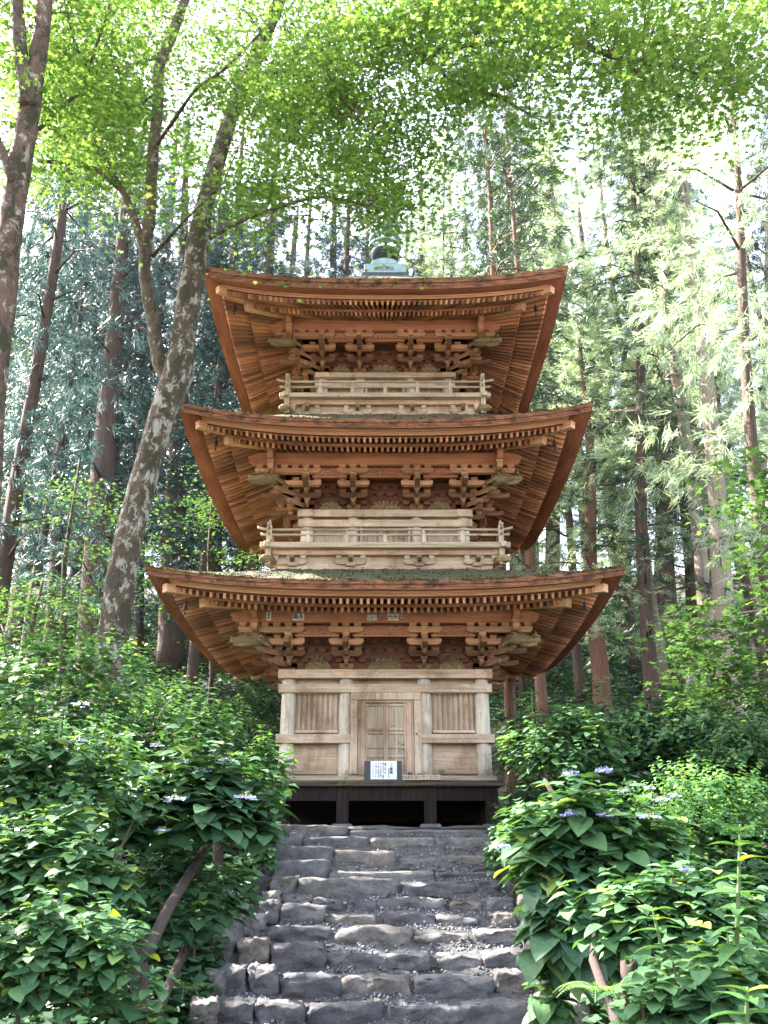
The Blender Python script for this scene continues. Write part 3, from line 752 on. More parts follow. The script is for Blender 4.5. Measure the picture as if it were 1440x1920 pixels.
upper(1, TIERS[1], dict(ob=1.96, oi=1.84, low=(1016, 1026.5), mid=(1001, 1005), top=(991.5, 995), sup=(1028, 1040), brk=1056, base=(1067, 1072), beam=(974, 987)))
upper(2, TIERS[2], dict(ob=1.79, oi=1.68, low=(736, 744), mid=(724, 728), top=(714, 718), sup=(748, 758), brk=773, base=(775, 780), beam=(717, 724)))

# ---- paper slips pasted on the lowest eave purlin
def text_mesh(body, size, font=None):
    cu = bpy.data.curves.new('t', 'FONT'); cu.body = body; cu.size = size; cu.align_x = 'CENTER'; cu.align_y = 'CENTER'; cu.extrude = .0008; cu.resolution_u = 2; cu.offset = size * .018
    ob = bpy.data.objects.new('t', cu); COL.objects.link(ob)
    dg = bpy.context.evaluated_depsgraph_get(); dg.update()
    me = bpy.data.meshes.new_from_object(ob.evaluated_get(dg)); bpy.data.objects.remove(ob); return me
def lettering(name, chars, mt, parent, rot_x=pi / 2):
    """chars: (character, size, world position of its centre); facing -Y"""
    mb = MB()
    for ch, size, p in chars:
        me = text_mesh(ch, size)
        mb.add([(p.x + v.co.x, p.y - v.co.z, p.z + v.co.y) for v in me.vertices], [tuple(f.vertices) for f in me.polygons])
    return mb.build(name, mt, parent)
T = TIERS[0]; po = T['pur'] + .05
def slip(px0, px1, y0, y1, rows, bgm=M_white, ink=M_ink):
    Yp = PC.y - po - .004; a = at(px0, y0, Yp); b = at(px1, y1, Yp)
    m = MB(); m.box(((a.x + b.x) / 2, Yp + .002, (a.z + b.z) / 2), ((b.x - a.x) / 2, .0022, (a.z - b.z) / 2)); s = m.build('paper_slip', bgm, pagoda)
    ch = []
    nc = len(rows); W = (b.x - a.x); H = a.z - b.z
    for ci, colm in enumerate(rows):
        for ri, c in enumerate(colm):
            sz = min(W / nc, H / len(colm))
            ch.append((c, sz * 1.05, Vector((a.x + W * (ci + .5) / nc, Yp - .0012, a.z - H * (ri + .5) / len(colm)))))
    lettering('slip_lettering', ch, ink, s)
slip(500, 508, 1147, 1163, ['\u6c38\u91ce\u5c4b'])
slip(549, 570, 1151, 1163, ['\u5cf6', '\u6c38'])
slip(688, 707, 1152, 1163, ['\u4f0a\u4e16', '\u5c71\u7530', '\u5ddd\u53e3'])
slip(711, 716, 1148, 1163, ['\u6c34\u5ca1\u6751'], M_log, M_plank)
slip(727, 747, 1151, 1163, ['\u5149', '\u77e2'])
slip(752, 757, 1147, 1162, ['\u4e2d\u6751\u5c4b'], M_blue, M_white)

# ---- bronze finial
zt = TIERS[2]['topz'] - .02; c0 = PC + UP * zt
m = MB(); m.box(c0 + UP * .02, (.50, .50, .06)); fin = m.build('finial', M_copperd, pagoda)
m = MB(); m.box(c0 + UP * .21, (.455, .455, .13))
for k in range(4):
    U, O, _ = FACE[k]
    m.prism([(-.30, 0), (.30, 0), (.27, .07), (.2, .125), (.1, .155), (0, .165), (-.1, .155), (-.2, .125), (-.27, .07)], c0 + O * .44 + UP * .3395, U, UP, O, .03)
dew = m.build('dew_basin', M_copper, fin, bevel=.006)
m = MB(); U, O, _ = FACE[0]
rim = [(-.185, -.06), (-.19, .0), (-.17, .03), (-.08, .035), (0, .055), (.08, .035), (.17, .03), (.19, .0), (.185, -.06)]
m.tube([c0 + O * .457 + U * x + UP * (.22 + y) for x, y in rim], .006, 5)
for a in range(-6, 7): m.tube([c0 + O * .457 + U * (.027 * a) + UP * .165, c0 + O * .457 + U * (.027 * a) + UP * .245], .005, 5)
m.build('basin_relief', M_copperd, dew)
m = MB(); m.lathe(c0 + UP * .34, [(.36, -.03), (.37, .1), (.35, .2), (.28, .29), (.14, .34), (.10, .40), (.12, .46), (.24, .52), (.34, .60), (.33, .62), (.14, .58), (.06, .62), (.055, 3.0), (.02, 3.3)], 20); m.build('finial_shaft', M_copperd, fin, sm=True)
for a in range(9):
    z = 1.14 + a * .22; r = .34 - a * .015; m = MB()
    pts = [c0 + Vector((r * cos(2 * pi * b / 20), r * sin(2 * pi * b / 20), z)) for b in range(21)]
    m.tube(pts, .04, 8, cap=False)
    for b in range(4): m.tube([c0 + UP * z, pts[b * 5]], .012, 5)
    for b in range(8):
        q = c0 + Vector((r * 1.02 * cos(pi * b / 4), r * 1.02 * sin(pi * b / 4), z - .05)); m.lathe(q - UP * .04, [(.014, 0), (.012, .03), (.003, .045)], 6)
    m.build('finial_ring', M_copper, fin, sm=True)

# ---- notice board and plank sign on the floor edge
Yn = PC.y - fo + .04
a, b = at(683, 1427, Yn), at(753, 1463.5, Yn); z0 = zs + .002
sgn_ = empty('notice_board', (0, Yn, z0), 0, 'white notice with brushed vertical writing between black side panels', 'notice board')
H = a.z - z0
def nb(px0, px1, d, mt, name, h0=0, h1=1, par=sgn_):
    p, q = at(px0, 1440, Yn), at(px1, 1440, Yn); m = MB()
    m.box(((p.x + q.x) / 2, Yn - d, z0 + H * (h0 + h1) / 2), ((q.x - p.x) / 2, .008, H * (h1 - h0) / 2)); return m.build(name, mt, par)
nb(683, 695, .0, M_black, 'side_panel'); nb(744, 753.5, .0, M_black, 'side_panel')
ppr = nb(695, 744, .004, M_white, 'panel', .035, 1); nb(695, 744, .001, M_blue, 'base_strip', 0, .034)
zr_ = lambda f: z0 + H * (1 - f)
ch = []; X = lambda px: at(px, 1440, Yn).x; Yt = Yn - .0135
for c, f in zip('\u4e09\u91cd\u5854', (.23, .43, .62)): ch.append((c, .052, Vector((X(733.5), Yt, zr_(f)))))
colsx = [(729, .40, .88, .016, '\u4e09\u91cd\u5854\u306f\u6c5f\u6238\u6642\u4ee3\u306b\u5efa\u3064'), (722.5, .14, .62, .026, '\u91cd\u8981 \u6587\u5316 \u8ca1'), (718.5, .12, .9, .024, '\u9ad8\u3055\u5341\u4e94\u5c3a\u3067\u3059\u3053\u306e\u5854\u306f'),
         (714, .14, .84, .024, '\u53e4\u304f\u304b\u3089\u5c71\u306e\u4e2d\u306b\u5efa\u3061'), (709.5, .14, .86, .024, '\u6728 \u9020\u308a\u306e\u5c4b\u6839\u3092\u3082\u3061'), (705, .14, .92, .024, '\u4eca\u306e\u59ff\u3068\u306a\u308a\u307e\u3057\u305f\u3002'), (699.5, .2, .82, .016, '\u5e73\u6210\u5341\u5e74\u4e94\u6708\u5409\u65e5')]
for px, f0, f1, sz, s in colsx:
    for j, c in enumerate(s):
        if c != ' ': ch.append((c, sz, Vector((X(px), Yt, zr_(f0 + (f1 - f0) * j / (len(s) - 1))))))
lettering('lettering', ch, M_ink, ppr)
p, q = at(754.5, 1455, Yn - .06), at(826, 1455, Yn - .06); hz = .036
pl = MB(); pl.box(((p.x + q.x) / 2, Yn - .06, zs + hz + .002), ((q.x - p.x) / 2, .006, hz)); ps = pl.build('plank_sign', M_plank, None)
tag(ps, 'low pale plank sign with black hiragana right of the white notice', 'sign')
s = '\u306e\u307c\u3089\u306a\u3044\u3067\u304f\u3060\u3055\u3044'
lettering('lettering', [(c, .064, Vector((p.x + (q.x - p.x) * (j + .5) / len(s), Yn - .0675, zs + hz))) for j, c in enumerate(s)], M_ink, ps)

# ================================================================== GROUND
ROWS = [(12.7, 1556), (12.28, 1572), (11.86, 1600), (11.44, 1636), (11.02, 1654), (10.6, 1688), (10.18, 1716), (9.76, 1743), (9.34, 1785), (8.92, 1834), (8.5, 1885)]
RZ = [(Y, at(720, y, Y).z) for Y, y in ROWS] + [(8.08, -1.30), (7.66, -1.45), (7.24, -1.60)]
prof = sorted([(-8, -1.75), (6.8, -1.72)] + RZ + [(13.4, .50), (17.6, .53)])
PY = [p[0] for p in prof]; PZ = [p[1] for p in prof]
def zpath(y):
    if y > 17.6: return .53 + .36 * (y - 17.6)
    return float(np.interp(y, PY, PZ))
def ground(x, y):
    a = abs(x); z = zpath(y)
    if y < 4: return z + min(1.05, max(0, a - 1.55) * .62) * smooth(2.5, 4, y) - .02 * (y < 2.5)
    side = max(0, a - 1.55)
    plateau = smooth(12.6, 13.6, y) * (1 - smooth(17.5, 20, y))       # the level place the pagoda stands on
    bank = min(1.05, side * .62) if y < 12.9 else min(1.05, max(0, a - 2.7) * .5)
    bank = bank * (1 - smooth(12.4, 13.4, y)) + smooth(12.4, 13.4, y) * min(1.05, max(0, a - 2.7) * .5)
    far = .03 * max(0, a - 6)
    nz = .10 * sin(x * 1.7 + y * .6) + .08 * sin(x * .9 - y * 1.9 + 1)
    return z + bank + far + nz * min(1, side * .5)
xs = list(np.arange(-70, -8, 2.0)) + list(np.arange(-8, 8, .25)) + list(np.arange(8, 71, 2.0)); ys = list(np.arange(-70, -9, 3.0)) + list(np.arange(-9, 20, .25)) + list(np.arange(20, 120, 2.5))
V = []; Fq = []
for y in ys:
    for x in xs:
        z = ground(x, y) - (.16 if abs(x) < 1.7 and y < 12.9 else .0) + rnd.uniform(-.02, .02); V.append((x, y, z))
nx_ = len(xs)
for j in range(len(ys) - 1):
    for i in range(nx_ - 1): a = j * nx_ + i; Fq.append((a, a + 1, a + nx_ + 1, a + nx_))
gme = np_mesh('ground', V, Fq, 4); tag(link_mesh('ground', gme, M_ground, None, True), kind='structure')
# the path between the stones: each gravel tread climbs a little to the foot of the next row
V = []; Fq = []; yl = []
zs_ = sorted(RZ); FH = [.14, .14, .14, .15, .155, .15, .11, .10, .085, .14, .07, .07, .07, .06]
for i, (Y, z) in enumerate(zs_):
    lo = zs_[i - 1] if i else (6.6, -1.74)
    yl += [(Y + .06, z - FH[i] * .8), (Y + .09, z - .04), (Y + .27, z - .03)]
yl = [(5.0, -1.75), (6.6, -1.72)] + yl + [(13.2, .50), (14.2, .52), (19.0, .50)]
xsn = np.arange(-2.0, 2.01, .1)
for (y, z) in yl:
    for x in xsn: V.append((x * (1 if y < 13.3 else 2.6), y, z + .02 * sin(x * 5 + y * 3) + rnd.uniform(-.008, .008) + max(0, abs(x) - 1.5) * .3))
n_ = len(xsn)
for j in range(len(yl) - 1):
    for i in range(n_ - 1): a = j * n_ + i; Fq.append((a, a + 1, a + n_ + 1, a + n_))
tag(link_mesh('path', np_mesh('path', V, Fq, 4), M_grit), kind='structure')
# added pale gravel ground out of view behind the camera, bouncing sun onto the facade
V = [(x, y, -1.60 + .01 * ((i * 7 + j * 3) % 5)) for j, y in enumerate(np.linspace(-42, -1.5, 24)) for i, x in enumerate(np.linspace(-26, 26, 28))]
tag(link_mesh('added_bounce_ground', np_mesh('added_bounce_ground', V, [(j * 28 + i, j * 28 + i + 1, j * 28 + i + 29, j * 28 + i + 28) for j in range(23) for i in range(27)], 4), ground_mat('bounce_ground_gravel', [(.3, (.32, .28, .23)), (.7, (.47, .42, .35))], 3, 50)), kind='structure')
def tread_z(x, y):
    z = np.interp(y, [p[0] for p in yl], [p[1] for p in yl]); return float(z) + .02 * sin(x * 5 + y * 3)

# ---- the step stones, one object each.  rows: (x0, x1, top, bottom) in photo pixels
def cz(u, v): return 380 + .4722 * u, 1530 + .4722 * v
SR = [
 [(225, 300, 40, 66), (302, 575, 38, 62), (578, 1135, 56, 82), (1140, 1215, 44, 68)],
 [(283, 392, 66, 122), (396, 660, 84, 132), (664, 920, 86, 134), (924, 1180, 88, 132)],
 [(288, 520, 122, 190), (524, 768, 140, 200), (774, 950, 168, 200), (954, 1130, 160, 196)],
 [(280, 500, 176, 240), (504, 925, 222, 250), (929, 1180, 224, 254)],
 [(272, 370, 240, 300), (373, 775, 250, 330), (790, 1090, 270, 326), (1100, 1180, 262, 300)],
 [(225, 302, 302, 345), (306, 425, 322, 360), (430, 560, 334, 374), (564, 688, 340, 384), (692, 970, 328, 388), (980, 1110, 346, 382), (1130, 1240, 334, 372)],
 [(222, 300, 344, 410), (304, 482, 358, 440), (486, 685, 400, 450), (714, 922, 386, 464), (928, 1095, 404, 450), (1138, 1240, 388, 428)],
 [(160, 255, 398, 470), (260, 510, 448, 506), (528, 838, 448, 552), (845, 1066, 476, 536), (1072, 1282, 456, 520)],
 [(138, 265, 494, 588), (269, 490, 515, 615), (494, 730, 560, 636), (734, 912, 556, 634), (926, 1105, 556, 622), (1110, 1284, 538, 604)],
 [(66, 176, 600, 690), (180, 298, 606, 690), (296, 556, 640, 712), (560, 832, 646, 742), (838, 1158, 644, 742), (1164, 1292, 628, 704)],
 [(30, 204, 742, 830), (208, 405, 748, 832), (409, 716, 756, 850), (720, 1032, 760, 860), (1040, 1348, 752, 858)],
 [(-40, 230, 900, 990), (240, 560, 905, 990), (566, 900, 900, 990), (908, 1130, 900, 985), (1136, 1400, 896, 985)],
]
ORD = ['first', 'second', 'third', 'fourth', 'fifth', 'sixth', 'seventh', 'eighth', 'ninth', 'tenth', 'eleventh', 'twelfth']
def rock(name, c, h, seed, m, rough=.05, rz=0, parent=None, sub=9):
    """irregular dressed block: subdivided box with bulged faces, chipped edges"""
    R = np.random.default_rng(seed); n = sub; P = []; Fc = []; idx = {}
    def vid(i, j, k):
        key = (i, j, k)
        if key not in idx: idx[key] = len(P); P.append((i / n * 2 - 1, j / n * 2 - 1, k / n * 2 - 1))
        return idx[key]
    for a in range(n):
        for b in range(n):
            for k in (0, n):
                q = [(a, b, k), (a + 1, b, k), (a + 1, b + 1, k), (a, b + 1, k)]; Fc.append([vid(*t) for t in (q if k else q[::-1])])
                q = [(a, k, b), (a + 1, k, b), (a + 1, k, b + 1), (a, k, b + 1)]; Fc.append([vid(*t) for t in (q[::-1] if k else q)])
                q = [(k, a, b), (k, a + 1, b), (k, a + 1, b + 1), (k, a, b + 1)]; Fc.append([vid(*t) for t in (q if k else q[::-1])])
    P = np.array(P); pw = R.uniform(9, 20)
    r = (np.abs(P) ** pw).sum(1) ** (1 / pw); P = P / r[:, None] * (1 + .0 * r[:, None])
    ph = R.uniform(0, 6.28, (3, 3)); fq = R.uniform(1.2, 3.2, (3, 3))
    W = P * np.array(h)
    for d in range(3):
        W[:, d] += rough * (np.sin(W[:, (d + 1) % 3] * fq[d, 0] * 3 + ph[d, 0]) * .5 + np.sin(W[:, (d + 2) % 3] * fq[d, 1] * 7 + ph[d, 1]) * .35) * (.6 if d == 2 else 1)
    W[:, 2] += rough * .35 * np.sin(W[:, 0] * 17 + ph[0, 2]) * np.sin(W[:, 1] * 23 + ph[1, 2]); W[:, 1] += rough * .5 * np.sin(W[:, 0] * 13 + ph[2, 2]) * np.sin(W[:, 2] * 31 + ph[1, 1])
    W += R.normal(0, rough * .26, W.shape)
    c_, s_ = cos(rz), sin(rz)
    W = np.stack([W[:, 0] * c_ - W[:, 1] * s_, W[:, 0] * s_ + W[:, 1] * c_, W[:, 2]], 1)
    o = link_mesh(name, np_mesh(name, W, Fc, 4), m, parent, False, c)
    return o
for ri, row in enumerate(SR):
    Y = ROWS[ri][0] if ri < 11 else 8.05
    for si, (u0, u1, v0, v1) in enumerate(row):
        x0, y0 = cz(u0, v0); x1, y1 = cz(u1, v1)
        a = at(x0, y0, Y); b = at(x1, y1, Y)
        xa, xb = a.x, at(x1, y0, Y).x; zt = a.z; zb = min(b.z - .05, zt - .12)
        dep = .30 if ri else .36
        o = rock('step_stone', ((xa + xb) / 2, Y + dep / 2 - .0, (zt + zb) / 2), ((xb - xa) / 2 - .004, dep / 2, (zt - zb) / 2), ri * 20 + si, M_stone, .035 if ri > 3 else .02, rnd.uniform(-.05, .05))
        n = len(row)
        pos = 'leftmost stone' if si == 0 else ('rightmost stone' if si == n - 1 else ORD[si] + ' stone from the left')
        size = 'long' if (xb - xa) > 1.1 else ('wide' if xb - xa > .7 else 'short')
        where = 'top row' if ri == 0 else ('lowest row' if ri == 11 else ORD[ri] + ' row from the top')
        tag(o, f'{size} grey {pos}, {where} of the steps', 'step stone', 'grey stones forming the steps')
# loose rocks on both banks of the steps
RK = [(440, 1640, 11.2, .22, .16), (470, 1610, 12.0, .2, .14), (420, 1700, 10.3, .26, .2), (400, 1755, 9.6, .26, .2), (398, 1830, 8.9, .13, .10), (385, 1890, 8.3, .14, .11),
      (1010, 1700, 10.4, .22, .17), (1022, 1770, 9.6, .2, .17), (1048, 1840, 8.8, .22, .2), (1062, 1905, 8.1, .24, .2)]
lab = ['mossy bank rock highest beside the left end of the steps', 'small bank rock at the left end of the third step', 'rounded bank rock left of the seventh row of steps', 'dark bank rock left of the eighth row of steps', 'brown bank rock left of the tenth row of steps', 'lowest bank rock at the bottom left of the steps',
       'highest bank rock under the big leaves right of the steps', 'bank rock right of the ninth row of steps', 'bank rock right of the tenth row of steps', 'lowest bank rock at the bottom right of the steps']
for j, (px, py, Y, r, h) in enumerate(RK):
    p = at(px, py, Y); o = rock('bank_rock', p - Vector((0, 0, .05)), (r, r * .8, h), 500 + j, M_stone, .035, j)
    tag(o, lab[j], 'rock', 'rocks along the edges of the steps')
# gravel strewn over the treads
gv = np.array([(.9, .1, .3), (-.8, .3, .25), (.1, .9, .35), (-.1, -.9, .3), (0, .1, 1), (.2, 0, -.6)]); gt = np.array([(0, 2, 4), (2, 1, 4), (1, 3, 4), (3, 0, 4), (2, 0, 5), (1, 2, 5), (3, 1, 5), (0, 3, 5)])
N = 30000; X = nr.uniform(-1.55, 1.6, N); Yp = nr.uniform(8.1, 13.0, N)
fr_ = np.array([min((y - Y) % .42 for Y in (12.7,)) for y in Yp])
keep = (np.sin(X * 4 + Yp * 3) + np.sin(X * 9 - Yp * 5) + (fr_ > .22) * 2 - 1 > nr.uniform(-1, 1.6, N)); X = X[keep]; Yp = Yp[keep]
P = np.array([(x, y, tread_z(x, y) + .008) for x, y in zip(X, Yp)]); n = len(P)
D = unit(nr.normal(size=(n, 3))); ax_, ay_, az_ = frames(D, nr.normal(size=(n, 3)))
V, Fc = scatter(gv, gt, P, ax_, ay_, az_, .005 + .022 * nr.random(n) ** 4)
tag(link_mesh('gravel', np_mesh('gravel', V, Fc, 3), M_gravel), 'loose grey gravel lying on the treads of the stone steps', 'gravel', kind='stuff')

# fallen leaves
N = 500; X = nr.uniform(-1.5, 1.55, N) ; X = np.sign(X) * np.abs(X) ** .6 * 1.25; Yp = nr.uniform(8.1, 13.0, N); P = np.array([(x, y, tread_z(x, y) + .02) for x, y in zip(X, Yp)])
ax_, ay_, az_ = frames(nr.normal(size=(N, 3)) * (1, 1, .3), np.tile((0, 0, 1.), (N, 1)) + nr.normal(size=(N, 3)) * .4)
V, Fc = scatter(np.array([(0, 0, 0), (-.3, .45, .06), (0, 1, -.08), (.3, .45, .06)]), np.array([(0, 3, 2, 1)]), P, ax_, ay_, az_, nr.uniform(.02, .055, N))
tag(link_mesh('fallen_leaves', np_mesh('fallen_leaves', V, Fc, 4), leaf_mat('dead_leaf', (.10, .05, .025), (.18, .09, .045), (.26, .17, .09), .1, .2, .8, (1, 1, 1))), 'brown fallen leaves scattered on the stone steps', 'fallen leaves', kind='stuff')

# ================================================================== PLANTS
def star_leaf():
    pts = []
    tips = [(-128, .62), (-62, .86), (0, 1.0), (62, .86), (128, .62)]; notch = [(-95, .36), (-31, .42), (31, .42), (95, .36)]
    allp = [(180, .12)] + [(a, r) for a, r in tips] + notch
    allp = sorted(tips + notch) + [(180, .10)]
    return np.array([(r * sin(radians(a)), r * cos(radians(a)), -.10 * r * r) for a, r in allp]), np.array([list(range(len(allp)))[::-1]])
STAR, STARF = star_leaf()
def ovate(wid=.40, droop=.28, fold=.08, tipq=1.0, n=5):
    V = []; ws = [0.02, .75, 1.0, .84, .46, 0.0][:n + 1]
    ysl = [0, .14, .36, .60, .82, 1.0]
    for y, w_ in zip(ysl, ws):
        z = -droop * y * y
        V += [(-wid * w_, y, z + fold * w_), (0, y, z), (wid * w_, y, z + fold * w_)]
    Fc = []
    for i in range(n): b = i * 3; Fc += [(b, b + 1, b + 4, b + 3), (b + 1, b + 2, b + 5, b + 4)]
    return np.array(V), np.array(Fc)
OV, OVF = ovate(); LAN, LANF = ovate(.2, .35, .05); SM = np.array([(0, 0, 0), (-.3, .45, .03), (0, 1, -.08), (.3, .45, .03)]); SMF = np.array([(0, 3, 2, 1)])
def twig_tubes(mb, segs):
    for a, b, r0, r1 in segs: mb.tube([a, (Vector(a) + Vector(b)) / 2 + Vector((0, 0, .03 * (Vector(b) - Vector(a)).length)), b], [r0, (r0 + r1) / 2, r1], 4, cap=False)

def shrub(name, label, cat, c, rad, nst, leaf, m, group, seed, tmpl=(OV, OVF), pairs=3, base=None, droop=.35, flat=.55, low=-.35, stemmat=None, front=None, up=.25):
    """stems from a base to points on a mound; each ends in a rosette and carries opposite leaf pairs below"""
    R = np.random.default_rng(seed); c = np.array(c, float); rad = np.array(rad, float)
    base = np.array(base if base is not None else (c[0], c[1] + .1, c[2] - rad[2] * 1.1), float)
    d = unit(R.normal(size=(nst * 3, 3))); d = d[d[:, 2] > low][:nst]
    if front: d[:, 1] = np.where(R.random(len(d)) < front, -np.abs(d[:, 1]), d[:, 1])
    az = np.arctan2(d[:, 1], d[:, 0]); p3 = R.uniform(0, 6.28, 4)
    lump = 1 + .20 * np.sin(3 * az + p3[0]) * np.cos(2 * d[:, 2] + p3[1]) + .16 * np.sin(7 * az + p3[2]) * np.sin(5 * d[:, 2] + p3[3])
    tips = c + d * rad * (R.uniform(.5, 1.12, (len(d), 1))) * lump[:, None]
    Ps, Ds, Ns, Sc = [], [], [], []
    mb = MB(); e = empty(name, tuple(base), 0, label, cat, group)
    for i, tp in enumerate(tips):
        if i % 14 == 0 and i < 14 * 9:
            dv = tp - base; ln_ = np.linalg.norm(dv); b1 = tp - dv / ln_ * min(ln_, .55 * float(rad.max())); midp = (b1 + tp) / 2 + np.array((0, 0, .06 * rad[2])); mb = MB(); mb.tube([Vector(b1), Vector(midp), Vector(tp)], [.011, .008, .004], 5, cap=False); mb.build('stem', stemmat or M_twig, e)
        out = tp - base; out = out / np.linalg.norm(out); h = np.array((out[0], out[1], 0)); h /= max(np.linalg.norm(h), .1)
        a0 = R.uniform(0, 6.28)
        ax1 = unit(np.cross(out, R.normal(size=3))); ax2 = np.cross(out, ax1)
        for k in range(pairs):
            q = tp - out * (k * leaf * .55); s = leaf * (.62 + .22 * k) * R.uniform(.75, 1.2) if k < 3 else leaf
            aa = a0 + k * 1.57
            for sg in (1, -1):
                dr = sg * (ax1 * cos(aa) + ax2 * sin(aa)) + out * (.55 - .1 * k) + h * .15; dr[2] = dr[2] * flat - droop * R.uniform(.2, 1.2) * (.5 + .35 * k)
                nrm = np.array((0, 0, 1.)) + out * .55 + R.normal(size=3) * .28 + dr * up
                Ps.append(q + R.normal(size=3) * leaf * .05); Ds.append(dr); Ns.append(nrm); Sc.append(s)
    Ps, Ds, Ns, Sc = map(np.array, (Ps, Ds, Ns, Sc)); X, Yv, Z = frames(Ds, Ns)
    V, Fc = scatter(tmpl[0], tmpl[1], Ps, X, Yv, Z, Sc)
    V = V - np.array(base)
    link_mesh('foliage', np_mesh('foliage', V, Fc, tmpl[1].shape[1]), m, e, True)
    return e
def flower(e, p, r, kind, seed=0, parent_name='flower_head'):
    """lacecap head: disc of tiny florets with a ring of pale petals"""
    R = np.random.default_rng(seed); p = np.array(p, float); o0 = np.array(e.location)
    n = 46; a = R.uniform(0, 6.28, n); rr = r * .62 * np.sqrt(R.random(n)); P = np.stack([p[0] + rr * np.cos(a), p[1] + rr * np.sin(a), p[2] + .45 * r - .9 * rr * rr / r + R.normal(0, .06 * r, n)], 1)
    X, Yv, Z = frames(R.normal(size=(n, 3)), np.tile((0, -.3, 1.), (n, 1)))
    V1, F1 = scatter(SM, SMF, P, X, Yv, Z, np.full(n, r * .22))
    np_ = 0
    m1 = M_floret if kind != 'lilac' else M_petal
    f = link_mesh(parent_name, np_mesh(parent_name, V1 - o0, F1, 4), m1, e)
    V, P2, D2 = [], [], []
    k = 9 if kind != 'lilac' else 22
    for i in range(k):
        t = 2 * pi * i / k + R.uniform(-.3, .3); q = p + np.array((cos(t), sin(t), 0)) * r * (.85 if kind != 'lilac' else R.uniform(.3, .95)) + np.array((0, 0, R.uniform(-.1, .25) * r))
        for b in range(4):
            tt = t + b * pi / 2; P2.append(q); D2.append((cos(tt), sin(tt), R.uniform(-.2, .3)))
    P2 = np.array(P2); X, Yv, Z = frames(np.array(D2), np.tile((0, -1.0, .9), (len(P2), 1)) + R.normal(size=(len(P2), 3)) * .3)
    V2, F2 = scatter(SM * np.array((1.5, 1, 1)), SMF, P2, X, Yv, Z, np.full(len(P2), r * .34))
    link_mesh('petals', np_mesh('petals', V2 - o0, F2, 4), M_petal, f)
def pxr(px, py, Y, rx, rz_, ry=None):
    """centre and radii of something seen at px,py with radii in photo pixels"""
    c = at(px, py, Y); d = Y * cos(PIT) + c.z * sin(PIT); return c, (rx * d / F, (ry if ry else rx * d / F * .8), rz_ * d / F)
def SH(label, cat, px, py, Y, rx, rz_, nst, leaf, m, seed, group='leafy shrubs lining the steps', name='hydrangea_shrub', ry=None, base=None, **kw):
    c, r = pxr(px, py, Y, rx, rz_, ry)
    if base is None: base = (c.x, c.y + .15, min(ground(c.x, c.y) , c.z - r[2] * .7))
    return shrub(name, label, cat, c, r, nst, leaf, m, group, seed, base=base, **kw)
G = 'leafy shrubs lining the steps'
s1 = SH('pale glinting shrub at the left edge in front of the mottled trunk', 'shrub', 110, 1330, 8.0, 200, 140, 520, .085, M_hyd, 1, name='shrub', front=.5)
s2 = SH('green shrub with serrated leaves at left edge below the pale one', 'shrub', 70, 1470, 6.0, 190, 130, 330, .10, M_hyd, 2, front=.6)
s3 = SH('rounded green shrub between the mottled trunk and the pagoda base', 'shrub', 330, 1400, 9.0, 150, 110, 420, .095, M_hyd, 3, front=.5)
s4 = SH('big leaved hydrangea with cream heads left of the steps', 'hydrangea', 365, 1500, 6.8, 165, 105, 210, .165, M_hyd_dk, 4, front=.6)
s5 = SH('mid height leafy shrub above the lower left handrail', 'shrub', 90, 1640, 5.2, 150, 120, 220, .12, M_hyd, 5, front=.6)
s6 = SH('bottom left shrub with pale glossy toothed leaves', 'shrub', 100, 1810, 4.4, 165, 125, 260, .085, M_hyd, 6, front=.6)
s7 = SH('upright light green shoots at the left corner of the pagoda floor', 'shrub', 500, 1455, 11.2, 52, 85, 120, .12, M_hyd_lt, 7, name='shrub', front=.5)
s8 = SH('small hydrangea clump with one blue flower beside the lower steps', 'hydrangea', 428, 1665, 7.6, 58, 62, 30, .15, M_hyd, 8, front=.7)
s9 = SH('dark hollow shrub behind the handrail', 'shrub', 330, 1690, 7.0, 100, 120, 120, .12, M_hyd_dk, 9, front=.4)
s10 = SH('leaf clump at the bottom edge left of the lower handrail', 'shrub', 245, 1915, 4.6, 60, 40, 30, .13, M_hyd, 10, front=.6)
s11 = SH('large hydrangea leaning over the right edge of the upper steps', 'hydrangea', 1090, 1560, 6.6, 160, 95, 200, .185, M_hyd, 11, front=.6)
s12 = SH('drooping hydrangea foliage with the largest leaves right of the lower steps', 'hydrangea', 1065, 1690, 6.3, 78, 120, 90, .215, M_hyd_dk, 12, front=.7, droop=.9)
s13 = SH('small leaf cluster hanging at the right foot of the steps', 'shrub', 1030, 1860, 6.4, 34, 55, 14, .16, M_hyd, 13, front=.8, droop=.8)
s14 = SH('green shrub beside the right corner of the pagoda floor', 'shrub', 1060, 1405, 10.6, 115, 75, 330, .115, M_hyd, 14, front=.5)
s15 = SH('shrub under the red cedar trunks right of the pagoda', 'shrub', 1250, 1400, 12.5, 150, 65, 420, .10, M_hyd, 15, front=.5, name='shrub')
s16 = SH('fine leaved low shrub covering the slope at the right edge', 'shrub', 1340, 1530, 9.0, 160, 100, 620, .06, M_hyd_lt, 16, front=.5, name='shrub')
s17 = SH('serrated leaved shrub in front of the large right hydrangea', 'shrub', 1250, 1700, 5.2, 150, 75, 190, .125, M_hyd, 17, front=.6)
s18 = SH('leafy shrub at the bottom right corner around the dark post', 'shrub', 1330, 1850, 4.4, 150, 90, 150, .13, M_hyd, 18, front=.6)
s19 = SH('shrub at the far right edge beneath the maple branch', 'shrub', 1400, 1410, 10.8, 90, 70, 260, .085, M_hyd, 19, front=.5, name='shrub')
s20 = SH('low shrub between the two right hand hydrangeas', 'shrub', 1200, 1620, 7.5, 110, 60, 200, .11, M_hyd, 20, front=.5)
s21 = SH('dark shrub under the right hand end of the pagoda eave', 'shrub', 985, 1410, 13.0, 50, 80, 150, .10, M_hyd_dk, 21, front=.5, name='shrub')
